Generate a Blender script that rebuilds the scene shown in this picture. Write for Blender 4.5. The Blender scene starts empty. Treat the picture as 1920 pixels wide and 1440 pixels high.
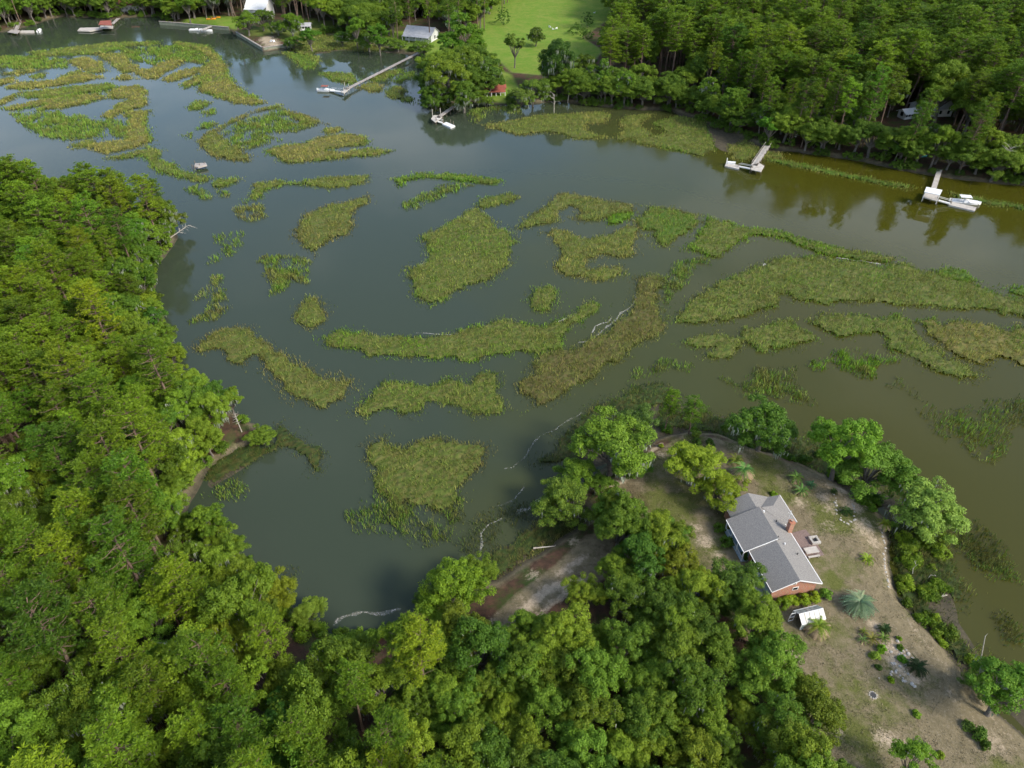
import bpy, math, random
import numpy as np
from mathutils import Vector, Matrix
random.seed(7); RNG = np.random.default_rng(11)
scene = bpy.context.scene
C = scene.collection
# ------------------------------------------------------------------ camera, sky, sun, exposure
H = 95.0; PITCH = math.radians(39.0); FPX = 1333.0
cam_d = bpy.data.cameras.new("camera"); cam = bpy.data.objects.new("camera", cam_d); C.objects.link(cam)
cam_d.sensor_fit = 'HORIZONTAL'; cam_d.sensor_width = 36.0; cam_d.lens = 36.0 * FPX / 1920.0
cam_d.clip_start = 0.5; cam_d.clip_end = 20000.0
cam.location = (0, 0, H); cam.rotation_euler = (math.pi / 2 - PITCH, 0, 0)
scene.camera = cam
SUN_EL = math.radians(38.0)
SUN_AZ = math.atan2(0.86, -0.50)            # compass angle from +Y towards +X : sun to the right, a little behind the camera
sun_dir = Vector((math.sin(SUN_AZ) * math.cos(SUN_EL), math.cos(SUN_AZ) * math.cos(SUN_EL), math.sin(SUN_EL)))
world = bpy.data.worlds.new("World"); scene.world = world; world.use_nodes = True
wn = world.node_tree.nodes; wl = world.node_tree.links; wn.clear()
w_out = wn.new("ShaderNodeOutputWorld"); w_bg = wn.new("ShaderNodeBackground"); w_bg.inputs[1].default_value = 0.15
w_sky = wn.new("ShaderNodeTexSky"); w_sky.sky_type = 'NISHITA'; w_sky.sun_disc = False
w_sky.sun_elevation = SUN_EL; w_sky.sun_rotation = SUN_AZ; w_sky.air_density = 1.0; w_sky.dust_density = 1.5; w_sky.altitude = 90
w_co = wn.new("ShaderNodeTexCoord"); w_map = wn.new("ShaderNodeMapping"); w_map.inputs['Scale'].default_value = (1, 1, 2.6)
w_nz = wn.new("ShaderNodeTexNoise"); w_nz.inputs['Scale'].default_value = 3.1; w_nz.inputs['Detail'].default_value = 7; w_nz.inputs['Roughness'].default_value = 0.55
w_rp = wn.new("ShaderNodeMapRange"); w_rp.inputs[1].default_value = 0.47; w_rp.inputs[2].default_value = 0.66; w_rp.inputs[4].default_value = 0.42
w_mx = wn.new("ShaderNodeMix"); w_mx.data_type = 'RGBA'; w_mx.inputs[7].default_value = (6.4, 6.6, 7.0, 1)   # sunlit cloud, same scale as the sky
wl.new(w_co.outputs['Generated'], w_map.inputs[0]); wl.new(w_map.outputs[0], w_nz.inputs['Vector']); wl.new(w_nz.outputs['Fac'], w_rp.inputs[0])
wl.new(w_rp.outputs[0], w_mx.inputs[0]); wl.new(w_sky.outputs[0], w_mx.inputs[6]); wl.new(w_mx.outputs[2], w_bg.inputs[0]); wl.new(w_bg.outputs[0], w_out.inputs[0])
sun_d = bpy.data.lights.new("sun", 'SUN'); sun_d.energy = 2.7; sun_d.angle = math.radians(14); sun_d.color = (1.0, 0.93, 0.82)
sun = bpy.data.objects.new("sun", sun_d); C.objects.link(sun); sun.rotation_euler = sun_dir.to_track_quat('Z', 'Y').to_euler(); sun.location = (0, 0, 200)
scene.view_settings.view_transform = 'Standard'; scene.view_settings.look = 'None'; scene.view_settings.exposure = 0.80; scene.view_settings.gamma = 1.0
scene.render.engine = 'CYCLES'
scene.cycles.max_bounces = 4; scene.cycles.diffuse_bounces = 2; scene.cycles.glossy_bounces = 2; scene.cycles.transmission_bounces = 2; scene.cycles.transparent_max_bounces = 6
scene.cycles.use_denoising = True; scene.cycles.use_adaptive_sampling = True; scene.cycles.adaptive_threshold = 0.03

# ------------------------------------------------------------------ helpers
SP, CP = math.sin(PITCH), math.cos(PITCH)
def un(x, y, z=0.0):                        # where the sight line of a photo point meets the height z
    a, b = x - 960.0, y - 720.0
    d = (a, CP * FPX - b * SP, -SP * FPX - b * CP)
    t = (z - H) / d[2]
    return Vector((d[0] * t, d[1] * t, z))
def prj(p):
    p = np.asarray(p, float); X = p[..., 0]; Y = p[..., 1]; Z = p[..., 2] - H
    dep = Y * CP - Z * SP; up = Y * SP + Z * CP
    return np.stack([960 + FPX * X / dep, 720 - FPX * up / dep], -1)
def poly(pts, z=0.0):
    return np.array([un(p[0], p[1], p[2] if len(p) > 2 else z)[:2] for p in pts])
def sdist(P, poly):                         # signed distance of points to a polygon, + inside
    P = np.asarray(P, float); d2 = np.full(len(P), 1e18); ins = np.zeros(len(P), bool)
    n = len(poly)
    for i in range(n):
        a = poly[i]; b = poly[(i + 1) % n]; ab = b - a; L = ab @ ab + 1e-12
        t = np.clip(((P - a) @ ab) / L, 0, 1); q = P - a - t[:, None] * ab
        d2 = np.minimum(d2, (q * q).sum(1))
        if a[1] != b[1]:
            c = ((a[1] > P[:, 1]) != (b[1] > P[:, 1])) & (P[:, 0] < (b[0] - a[0]) * (P[:, 1] - a[1]) / (b[1] - a[1]) + a[0])
            ins ^= c
    return np.where(ins, 1, -1) * np.sqrt(d2)
def inside(P, poly): return sdist(P, np.asarray(poly, float)) > 0
_LAT = RNG.random((256, 256))
def vnoise(x, y, s):
    x = np.asarray(x) / s + 57.3; y = np.asarray(y) / s + 91.7
    i = np.floor(x).astype(int); j = np.floor(y).astype(int); f = x - i; g = y - j
    f = f * f * (3 - 2 * f); g = g * g * (3 - 2 * g); L = lambda a, b: _LAT[a % 256, b % 256]
    return (L(i, j) * (1 - f) + L(i + 1, j) * f) * (1 - g) + (L(i, j + 1) * (1 - f) + L(i + 1, j + 1) * f) * g
def fnoise(x, y, s): return (vnoise(x, y, s) + 0.5 * vnoise(x, y, s * .47) + 0.25 * vnoise(x, y, s * .21)) / 1.75

def np_mesh(name, V, F, k):                 # F: (n,k) indices
    m = bpy.data.meshes.new(name); V = np.asarray(V, np.float32).reshape(-1, 3); F = np.asarray(F, np.int32).reshape(-1, k)
    m.vertices.add(len(V)); m.vertices.foreach_set('co', V.ravel())
    m.loops.add(F.size); m.loops.foreach_set('vertex_index', F.ravel())
    m.polygons.add(len(F)); m.polygons.foreach_set('loop_start', np.arange(0, F.size, k, dtype=np.int32)); m.polygons.foreach_set('loop_total', np.full(len(F), k, np.int32))
    m.update(calc_edges=True); return m
def col_attr(m, name, cols):                # per-vertex natural colour
    a = m.attributes.new(name, 'FLOAT_COLOR', 'POINT'); a.data.foreach_set('color', np.asarray(cols, np.float32).ravel())

class MB:
    def __init__(s): s.v = []; s.f = []
    def quad(s, *p):
        n = len(s.v); s.v += [tuple(q) for q in p]; s.f.append(tuple(range(n, n + len(p)))); return s
    def box(s, lo, hi, M=None):
        n = len(s.v); M = M or Matrix()
        for z in (lo[2], hi[2]):
            for (x, y) in ((lo[0], lo[1]), (hi[0], lo[1]), (hi[0], hi[1]), (lo[0], hi[1])): s.v.append(tuple(M @ Vector((x, y, z))))
        s.f += [(n+3, n+2, n+1, n), (n+4, n+5, n+6, n+7)] + [(n+i, n+(i+1) % 4, n+4+(i+1) % 4, n+4+i) for i in range(4)]; return s
    def prism(s, pts, z0, z1):              # vertical prism over an xy outline (z0/z1 may be lists)
        n = len(s.v); k = len(pts); Z0 = z0 if isinstance(z0, (list, tuple)) else [z0] * k; Z1 = z1 if isinstance(z1, (list, tuple)) else [z1] * k
        s.v += [(p[0], p[1], Z0[i]) for i, p in enumerate(pts)] + [(p[0], p[1], Z1[i]) for i, p in enumerate(pts)]
        s.f += [tuple(range(n + k - 1, n - 1, -1)), tuple(range(n + k, n + 2 * k))] + [(n+i, n+(i+1) % k, n+k+(i+1) % k, n+k+i) for i in range(k)]; return s
    def tube(s, path, rad, k=6, cap=True):
        path = [Vector(p) for p in path]; n0 = len(s.v)
        for i, p in enumerate(path):
            t = (path[min(i+1, len(path)-1)] - path[max(i-1, 0)]).normalized(); a = t.orthogonal().normalized(); b = t.cross(a)
            r = rad[i] if isinstance(rad, (list, tuple)) else rad
            for j in range(k):
                w = 2 * math.pi * j / k; s.v.append(tuple(p + r * (math.cos(w) * a + math.sin(w) * b)))
        for i in range(len(path) - 1):
            for j in range(k): s.f.append((n0+i*k+j, n0+i*k+(j+1) % k, n0+(i+1)*k+(j+1) % k, n0+(i+1)*k+j))
        if cap: s.f += [tuple(range(n0 + k - 1, n0 - 1, -1)), tuple(range(n0+(len(path)-1)*k, n0+len(path)*k))]
        return s
    def slab(s, a, b, w, t):                # plank-like bar from a to b: width w across, thickness t, top at the path
        a = Vector(a); b = Vector(b); d = (b - a); L = d.length; d.normalize(); sd = Vector((-d.y, d.x, 0)).normalized(); u = sd.cross(d) * -1 if sd.cross(d).z < 0 else sd.cross(d)
        n = len(s.v)
        for q in (-t, 0):
            for (e, sg) in ((a, -1), (b, -1), (b, 1), (a, 1)): s.v.append(tuple(e + sd * (sg * w / 2) + u * q))
        s.f += [(n+3, n+2, n+1, n), (n+4, n+5, n+6, n+7)] + [(n+i, n+(i+1) % 4, n+4+(i+1) % 4, n+4+i) for i in range(4)]; return s
    def mesh(s, name):
        m = bpy.data.meshes.new(name); m.from_pydata(s.v, [], s.f); m.update(); return m
    def build(s, name, mat, parent=None, smooth=False):
        return link(name, s.mesh(name), mat, parent, smooth)
def link(name, me, mat=None, parent=None, smooth=False):
    if mat and not me.materials: me.materials.append(mat)
    if smooth: me.polygons.foreach_set('use_smooth', [True] * len(me.polygons))
    o = bpy.data.objects.new(name, me); C.objects.link(o)
    if parent: o.parent = parent
    return o
def tag(o, label=None, cat=None, group=None, kind=None):
    if label: o['label'] = label
    if cat: o['category'] = cat
    if group: o['group'] = group
    if kind: o['kind'] = kind
    return o
def thing(name, label, cat, loc=(0, 0, 0), rz=0.0, group=None):
    o = bpy.data.objects.new(name, None); C.objects.link(o); o.location = loc; o.rotation_euler = (0, 0, rz); o.empty_display_size = 0.5
    return tag(o, label, cat, group)

# ------------------------------------------------------------------ materials
def mat(name, col, rough=0.8, spec=0.3, nz=None, col2=None, metal=0.0, bump=None, coord='Object'):
    m = bpy.data.materials.new(name); m.use_nodes = True; nt = m.node_tree; b = nt.nodes['Principled BSDF']
    b.inputs['Base Color'].default_value = (*col, 1); b.inputs['Roughness'].default_value = rough; b.inputs['Specular IOR Level'].default_value = spec; b.inputs['Metallic'].default_value = metal
    if nz or bump:
        tc = nt.nodes.new('ShaderNodeTexCoord')
    if nz:
        n = nt.nodes.new('ShaderNodeTexNoise'); n.inputs['Scale'].default_value = nz; n.inputs['Detail'].default_value = 6; n.inputs['Roughness'].default_value = .65
        nt.links.new(tc.outputs[coord], n.inputs['Vector'])
        r = nt.nodes.new('ShaderNodeMapRange'); r.inputs[1].default_value = .34; r.inputs[2].default_value = .66; nt.links.new(n.outputs['Fac'], r.inputs[0])
        x = nt.nodes.new('ShaderNodeMix'); x.data_type = 'RGBA'; x.inputs[6].default_value = (*col, 1); x.inputs[7].default_value = (*(col2 or [c * .6 for c in col]), 1)
        nt.links.new(r.outputs[0], x.inputs[0]); nt.links.new(x.outputs[2], b.inputs['Base Color'])
    if bump:
        n2 = nt.nodes.new('ShaderNodeTexNoise'); n2.inputs['Scale'].default_value = bump[0]; n2.inputs['Detail'].default_value = 4; nt.links.new(tc.outputs[coord], n2.inputs['Vector'])
        bp = nt.nodes.new('ShaderNodeBump'); bp.inputs['Distance'].default_value = bump[1]; nt.links.new(n2.outputs['Fac'], bp.inputs['Height']); nt.links.new(bp.outputs[0], b.inputs['Normal'])
    return m
def leaf_mat(name, c1, c2, trans=0.28, attr=None, vary=0.35):
    """foliage: two leaf colours mixed leaf by leaf and tree by tree; object colour tints a whole tree"""
    m = bpy.data.materials.new(name); m.use_nodes = True; nt = m.node_tree; N = nt.nodes; L = nt.links; b = N['Principled BSDF']
    b.inputs['Roughness'].default_value = .6; b.inputs['Specular IOR Level'].default_value = .25
    if attr:
        a = N.new('ShaderNodeAttribute'); a.attribute_name = attr; src = a.outputs['Color']
    else:
        tc = N.new('ShaderNodeTexCoord'); n = N.new('ShaderNodeTexNoise'); n.inputs['Scale'].default_value = .55; n.inputs['Detail'].default_value = 3
        oi = N.new('ShaderNodeObjectInfo'); g = N.new('ShaderNodeNewGeometry')
        L.new(tc.outputs['Object'], n.inputs['Vector'])
        s = N.new('ShaderNodeMath'); s.operation = 'MULTIPLY_ADD'; s.inputs[1].default_value = .55; L.new(g.outputs['Random Per Island'], s.inputs[0])
        s2 = N.new('ShaderNodeMath'); s2.operation = 'MULTIPLY_ADD'; s2.inputs[1].default_value = .9; s2.inputs[2].default_value = -.65; L.new(n.outputs['Fac'], s2.inputs[0])
        s3 = N.new('ShaderNodeMath'); s3.operation = 'MULTIPLY_ADD'; s3.inputs[1].default_value = .75; L.new(oi.outputs['Random'], s3.inputs[0]); L.new(s2.outputs[0], s3.inputs[2]); L.new(s3.outputs[0], s.inputs[2])
        x = N.new('ShaderNodeMix'); x.data_type = 'RGBA'; x.clamp_factor = True; x.inputs[6].default_value = (*c1, 1); x.inputs[7].default_value = (*c2, 1); L.new(s.outputs[0], x.inputs[0])
        v = N.new('ShaderNodeMix'); v.data_type = 'RGBA'; v.blend_type = 'MULTIPLY'; v.inputs[0].default_value = 1; L.new(x.outputs[2], v.inputs[6]); L.new(oi.outputs['Color'], v.inputs[7]); src = v.outputs[2]
    L.new(src, b.inputs['Base Color'])
    t = N.new('ShaderNodeBsdfTranslucent'); L.new(src, t.inputs[0]); ms = N.new('ShaderNodeMixShader'); ms.inputs[0].default_value = trans
    L.new(b.outputs[0], ms.inputs[1]); L.new(t.outputs[0], ms.inputs[2]); L.new(ms.outputs[0], N['Material Output'].inputs[0])
    return m
M = {}
M['pine'] = leaf_mat('pine_needles', (.062, .13, .009), (.185, .28, .016))
M['oak'] = leaf_mat('oak_leaves', (.066, .13, .013), (.195, .285, .025))
M['broad'] = leaf_mat('broad_leaves', (.07, .16, .014), (.19, .30, .025))
M['cedar'] = leaf_mat('cedar_leaves', (.03, .06, .016), (.06, .10, .025), .15)
M['moss'] = leaf_mat('spanish_moss', (.20, .23, .16), (.33, .36, .28), .2)
M['straw'] = mat('dead_frond_straw', (.45, .35, .21), .9, .1, 4, (.30, .22, .13))
M['palm'] = leaf_mat('palm_leaf', (.10, .18, .03), (.2, .3, .05), .2)
M['bark_pine'] = mat('pine_bark', (.22, .155, .115), .9, .1, 3, (.10, .07, .055))
M['bark_oak'] = mat('oak_bark', (.19, .17, .145), .9, .1, 4, (.10, .088, .075))
M['dead'] = mat('dead_wood', (.55, .51, .44), .9, .1, 3, (.32, .28, .23))
M['marsh'] = leaf_mat('marsh_blades', (0, 0, 0), (0, 0, 0), .25, attr='tint')
M['dock'] = mat('weathered_deck_wood', (.42, .38, .34), .85, .2, 1.2, (.27, .24, .215))
M['dock_pale'] = mat('pale_deck_wood', (.52, .48, .42), .85, .2, 1.2, (.36, .33, .29))
M['pile'] = mat('piling_wood', (.23, .19, .15), .9, .1, 2, (.12, .10, .08))
M['white'] = mat('white_paint', (.78, .78, .76), .5, .4, 1.5, (.62, .62, .60))
M['boat'] = mat('white_gelcoat', (.80, .80, .79), .25, .5)
M['bluec'] = mat('blue_canvas', (.03, .09, .30), .7)
M['red'] = mat('red_roof', (.34, .10, .065), .7, .3, 1, (.22, .065, .045))
M['metalroof'] = mat('pale_metal_roof', (.42, .42, .43), .5, .5, .8, (.32, .32, .33))
M['shingle'] = mat('grey_shingles', (.30, .285, .26), .95, .1, 9, (.15, .145, .14), bump=(14, .03))
M['brick'] = None
M['trim'] = mat('white_trim', (.80, .79, .76), .5)
M['bluewall'] = mat('pale_blue_board', (.38, .50, .58), .6, .3, 3, (.28, .39, .47))
M['glass'] = mat('window_glass', (.02, .025, .03), .08, .6)
M['dark'] = mat('dark_metal', (.05, .05, .05), .6)
M['stone'] = mat('pale_stone', (.52, .49, .43), .9, .2, 2.5, (.30, .28, .25), bump=(6, .05))
M['conc'] = mat('grey_concrete', (.34, .33, .32), .9, .2, 1.5, (.24, .235, .23))
M['paver'] = mat('brown_pavers', (.26, .19, .16), .9, .2, 5, (.15, .11, .10))
M['poly'] = mat('greenhouse_panel', (.46, .46, .42), .4, .4, 1.5, (.36, .36, .32))
M['orange'] = mat('orange_plastic', (.75, .30, .03), .4)
M['teal'] = mat('teal_plastic', (.08, .45, .48), .35)
def brick_mat():
    m = bpy.data.materials.new('red_brick'); m.use_nodes = True; nt = m.node_tree; N = nt.nodes; L = nt.links; b = N['Principled BSDF']; b.inputs['Roughness'].default_value = .9
    tc = N.new('ShaderNodeTexCoord'); n = N.new('ShaderNodeTexNoise'); n.inputs['Scale'].default_value = 3; n.inputs['Detail'].default_value = 8; L.new(tc.outputs['Object'], n.inputs['Vector'])
    sp = N.new('ShaderNodeSeparateXYZ'); L.new(tc.outputs['Object'], sp.inputs[0]); ad = N.new('ShaderNodeMath'); L.new(sp.outputs[0], ad.inputs[0]); L.new(sp.outputs[1], ad.inputs[1])
    cb = N.new('ShaderNodeCombineXYZ'); L.new(ad.outputs[0], cb.inputs[0]); L.new(sp.outputs[2], cb.inputs[1])
    k = N.new('ShaderNodeTexBrick'); L.new(cb.outputs[0], k.inputs['Vector']); k.inputs['Scale'].default_value = 1; k.inputs['Brick Width'].default_value = .22; k.inputs['Row Height'].default_value = .075; k.inputs['Mortar Size'].default_value = .008
    k.inputs['Color1'].default_value = (.56, .23, .12, 1); k.inputs['Color2'].default_value = (.44, .16, .085, 1); k.inputs['Mortar'].default_value = (.42, .36, .3, 1)
    x = N.new('ShaderNodeMix'); x.data_type = 'RGBA'; x.blend_type = 'MULTIPLY'; x.inputs[0].default_value = .5; L.new(k.outputs[0], x.inputs[6]); L.new(n.outputs['Color'], x.inputs[7]); L.new(x.outputs[2], b.inputs['Base Color'])
    return m
M['brick'] = brick_mat()
# ------------------------------------------------------------------ shorelines (outline points of the photo laid on the water level)
LAND_NEAR_PX = [(-900,300),(-400,335),(-120,345),(0,352),(120,372),(220,400),(300,430),(335,440),(318,470),(292,505),(285,560),(300,600),(325,655),(345,715),(385,745),(430,770),(480,795),(512,822),(470,838),(440,850),(400,875),(372,905),(352,940),(348,985),(385,1000),(425,1020),(465,1062),(498,1110),(540,1135),(590,1165),(612,1185),(660,1188),(715,1182),(765,1165),(790,1120),(835,1085),(880,1100),(930,1092),(985,1050),(1050,1008),(1100,975),(1085,930),(1100,895),(1150,860),(1195,850),(1225,822),(1290,808),(1345,812),(1400,832),(1450,850),(1500,868),(1545,892),(1605,930),(1655,965),(1668,1010),(1672,1060),(1682,1120),(1715,1160),(1765,1215),(1815,1275),(1860,1330),(1940,1400),(2040,1470)]
LAND_NEAR = np.vstack([poly(LAND_NEAR_PX), [[75, 5], [60, -60], [-200, -60], [-420, 100]]])
LAND_FAR_PX = [(-500,58),(-200,58),(0,62),(60,48),(112,30),(170,34),(215,38),(235,32),(300,32),(322,46),(380,50),(428,54),(445,66),(497,98),(535,92),(548,80),(600,66),(640,66),(690,80),(745,92),(785,100),(792,150),(790,180),(825,196),(880,190),(930,196),(985,196),(1050,190),(1100,198),(1180,205),(1260,208),(1300,222),(1340,240),(1390,258),(1440,280),(1480,284),(1540,292),(1620,304),(1680,318),(1740,328),(1800,338),(1920,348),(2150,372),(2500,400)]
LAND_FAR = np.vstack([poly(LAND_FAR_PX), [[6000, 400], [6000, 6000], [-6000, 6000], [-6000, 560]]])
# low wet margins (mud and marsh, barely above the water)
MUD = [poly(p) for p in (
 [(850,1075),(905,1045),(960,1003),(1015,965),(1040,930),(1120,900),(1120,960),(1060,1010),(960,1080),(900,1110)],
 [(1060,860),(1100,800),(1150,770),(1230,742),(1300,760),(1400,785),(1500,815),(1570,850),(1680,930),(1745,985),(1780,1060),(1800,1120),(1815,1170),(1850,1225),(1900,1275),(1990,1350),(1990,1450),(1800,1270),(1680,1120),(1650,960),(1540,900),(1400,840),(1290,812),(1200,860),(1110,890)],
 [(375,900),(400,870),(440,845),(520,825),(505,850),(460,885),(400,925),(360,960)],
 [(1260,205),(1340,225),(1440,270),(1480,290),(1440,300),(1350,285),(1280,235)],
 [(545,85),(600,64),(640,66),(700,85),(790,98),(780,108),(700,98),(640,96),(590,104)])]
FIELD_PX = [(880,95),(885,62),(905,30),(930,-10),(1000,-25),(1160,-25),(1150,30),(1120,52),(1090,70),(1130,95),(1110,118),(1010,140),(960,135),(930,110)]
FIELD = poly(FIELD_PX, 2)
def axis(parts):
    a = []
    for lo, hi, st in parts: a += list(np.arange(lo, hi, st))
    return np.array(a)
gx = axis([(-6000, -1000, 1000), (-1000, -400, 60), (-400, -140, 6), (-140, -40, 2), (-40, 10, .9), (10, 78, .5), (78, 180, 2), (180, 420, 5), (420, 1020, 60), (1020, 6001, 1000)])
gy = axis([(-1000, -80, 120), (-80, 30, 5), (30, 102, .5), (102, 200, 1.6), (200, 360, 2.2), (360, 640, 5), (640, 1300, 60), (1300, 6001, 900)])
GX, GY = np.meshgrid(gx, gy); GP = np.stack([GX.ravel(), GY.ravel()], 1)
def land_height(P, want=False):
    P = np.asarray(P, float); x, y = P[:, 0], P[:, 1]
    nz = (fnoise(x, y, 6) - .5) * 2.2
    d1 = sdist(P, LAND_NEAR); d2 = sdist(P, LAND_FAR); d = np.maximum(d1, d2); dn = d + nz * np.clip(1 - np.abs(d) / 8, 0, 1)
    z = np.interp(dn, [-14, -4, -.6, 0.3, 1.6, 5, 30, 400], [-2.2, -1.0, -.25, .12, .9, 1.5, 1.9, 3.0])
    z = z + (fnoise(x, y, 14) - .5) * .35 * np.clip((d - 1) / 6, 0, 1)
    for m in MUD:
        dm = sdist(P, m) + nz * .5
        z = np.maximum(z, np.interp(dm, [-4, 0, 2], [-1.2, -.12, .07]))
    return (z, d, d1, d2) if want else z
def gz(x, y): return float(land_height(np.array([[x, y]]))[0])
GZ, D, D1, D2 = land_height(GP, True)
nx, ny = len(gx), len(gy)
ii = (np.arange(ny - 1)[:, None] * nx + np.arange(nx - 1)[None]).ravel()
gm = np_mesh('ground', np.column_stack([GP, GZ]), np.stack([ii, ii + 1, ii + nx + 1, ii + nx], 1), 4)
# what the ground is made of: R = turf (green cover), G = bare sand, B = fallen needles; A = meadow
YARD = poly([(1120,1000),(1110,960),(1135,905),(1205,862),(1290,808),(1400,832),(1545,892),(1655,965),(1675,1080),(1765,1215),(1860,1330),(1990,1440),(1990,1560),(1560,1560),(1560,1440),(1480,1300),(1400,1200),(1380,1100),(1300,1060),(1180,960)], 1.6)
TRACK = poly([(890,1190),(960,1120),(1040,1060),(1100,1000),(1150,1000),(1150,1080),(1080,1110),(1000,1150),(930,1230)], 1.5)
def blob(px, r, z=1.7, ang=0, asp=1.0):
    c = un(px[0], px[1], z); dx = GP[:, 0] - c.x; dy = GP[:, 1] - c.y; ca, sa = math.cos(ang), math.sin(ang)
    u = (dx * ca + dy * sa) / asp; v = -dx * sa + dy * ca
    return np.exp(-(u * u + v * v) / (r * r))
def strip(pts, w, z=1.6):
    q = [un(p[0], p[1], z) for p in pts]; best = np.full(len(GP), 1e9)
    for a, b in zip(q, q[1:]):
        a = np.array(a[:2]); ab = np.array(b[:2]) - a; t = np.clip(((GP - a) @ ab) / (ab @ ab), 0, 1); e = GP - a - t[:, None] * ab; best = np.minimum(best, (e * e).sum(1))
    return np.exp(-best / (w * w))
yd = sdist(GP, YARD); td = sdist(GP, TRACK); fd = sdist(GP, FIELD)
yardm = np.clip(yd / 1.5 + .6, 0, 1); trackm = np.clip(td / 1.2 + .5, 0, 1); fieldm = np.clip(fd / 4 + .5, 0, 1)
turf = yardm * np.clip((fnoise(GX.ravel(), GY.ravel(), 7) - .40) * 3.2, 0, 1) * .8
for p, r in [((1505,1115),2.6),((1585,1060),4),((1560,1180),4),((1600,1290),5),((1660,1320),4),((1490,1080),2),((1450,990),0.1),((1530,1050),3),((1350,900),4),((1270,900),3)]: turf = np.maximum(turf, .6 * blob(p, r) * yardm)
turf = np.maximum(turf, 1.0 * blob((1562,1088), 2.3))
sand = np.zeros(len(GP))
for p, r, k in [((1322,1015),1.6,.9),((1305,990),1.2,.7),((1345,1040),1.2,.6),((1500,940),1.5,.6),((1545,930),1.4,.7),((1600,945),2.0,.95),((1620,985),2.4,.75),((1560,950),2.2,.5),((1640,1010),1.6,.6),((1580,915),1.2,.9),((1555,905),1.2,.6),((1640,1170),1.0,.9),((1690,1240),2.3,.95),((1670,1215),1.8,.8),((1712,1262),1.8,.9),((1640,1195),1.2,.5),((1637,1303),.7,1),((1480,1230),2.0,.6),((1470,1200),1.5,.5),((1660,1385),1.8,.7),((1690,1400),1.5,.5),((1570,1370),1.5,.5),((1780,1300),1.2,.4),((1860,1390),2.5,.5),((1385,840),2,.45),((1240,850),1,.6),((1555,985),1.6,.45),((1530,1000),2,.3),((1200,905),1.5,.3),((1410,1000),1,.3)]: sand = np.maximum(sand, k * blob(p, r))
sand = np.maximum(sand, .75 * strip([(1655,985),(1668,1015),(1664,1060),(1672,1095)], .6, 1.3)); sand = np.maximum(sand, .9 * strip([(1205,858),(1225,842),(1240,832)], .5, 1.3))
sand = np.maximum(sand, .75 * strip([(1135,915),(1170,905),(1200,870)], .6, 1.2))
sand = np.maximum(sand, .33 * strip([(1700,1160),(1760,1235),(1810,1290),(1900,1385)], .6, 1.2))
sand = np.maximum(sand, .78 * strip([(985,1140),(1008,1122),(1024,1106),(1050,1096)], 1.05)); sand = np.maximum(sand, .66 * strip([(1045,1078),(1068,1060),(1095,1045)], .7)); sand = np.maximum(sand, .66 * strip([(1010,1155),(1034,1132),(1055,1120),(1095,1085)], .65)); sand = np.maximum(sand, .6 * blob((1075,1010), 1.2)); sand = np.maximum(sand, .6 * blob((1000,1075), 1.3)); sand = np.maximum(sand, .8 * strip([(950,1180),(970,1170)], .7))
sand = np.maximum(sand, .62 * trackm * np.clip((fnoise(GX.ravel(), GY.ravel(), 2.5) - .5) * 5, 0, 1)); sand = np.maximum(sand, .8 * strip([(440,846),(455,836)], .8, .8))
needles = np.clip((D - .5) / 2, 0, 1) * (1 - yardm) * (1 - trackm) * (1 - fieldm)
needles = np.maximum(needles, .30 * trackm * (1 - sand)); needles = np.maximum(needles, yardm * .55 * blob((1180,940), 5)); needles = np.maximum(needles, yardm * .5 * blob((1300,830), 4)); needles = np.maximum(needles, .6 * yardm * blob((1345,960), 2.2)); needles = np.maximum(needles, .45 * yardm * blob((1640,920), 2.5))
for pp, k in (([(330,44),(345,34),(400,28),(446,30),(446,55),(425,54)], 1.0), ([(640,62),(700,50),(780,60),(850,60),(900,110),(960,140),(990,190),(900,192),(790,100)], .85), ([(440,60),(560,30),(640,40),(640,62),(545,80)], .5)): fieldm = np.maximum(fieldm, k * np.clip(sdist(GP, poly(pp, 2)) / 3 + .5, 0, 1))
fieldm = fieldm * (1 - .9 * np.clip(sdist(GP, poly([(470,68),(515,64),(535,86),(497,92)], 1.7)) / 2 + .5, 0, 1)); sand = np.maximum(sand, .7 * np.clip(sdist(GP, poly([(478,70),(515,66),(533,86),(500,90)], 1.7)) / 2 + .3, 0, 1))
col_attr(gm, 'cover', np.stack([turf, sand, needles, fieldm], 1))
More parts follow.
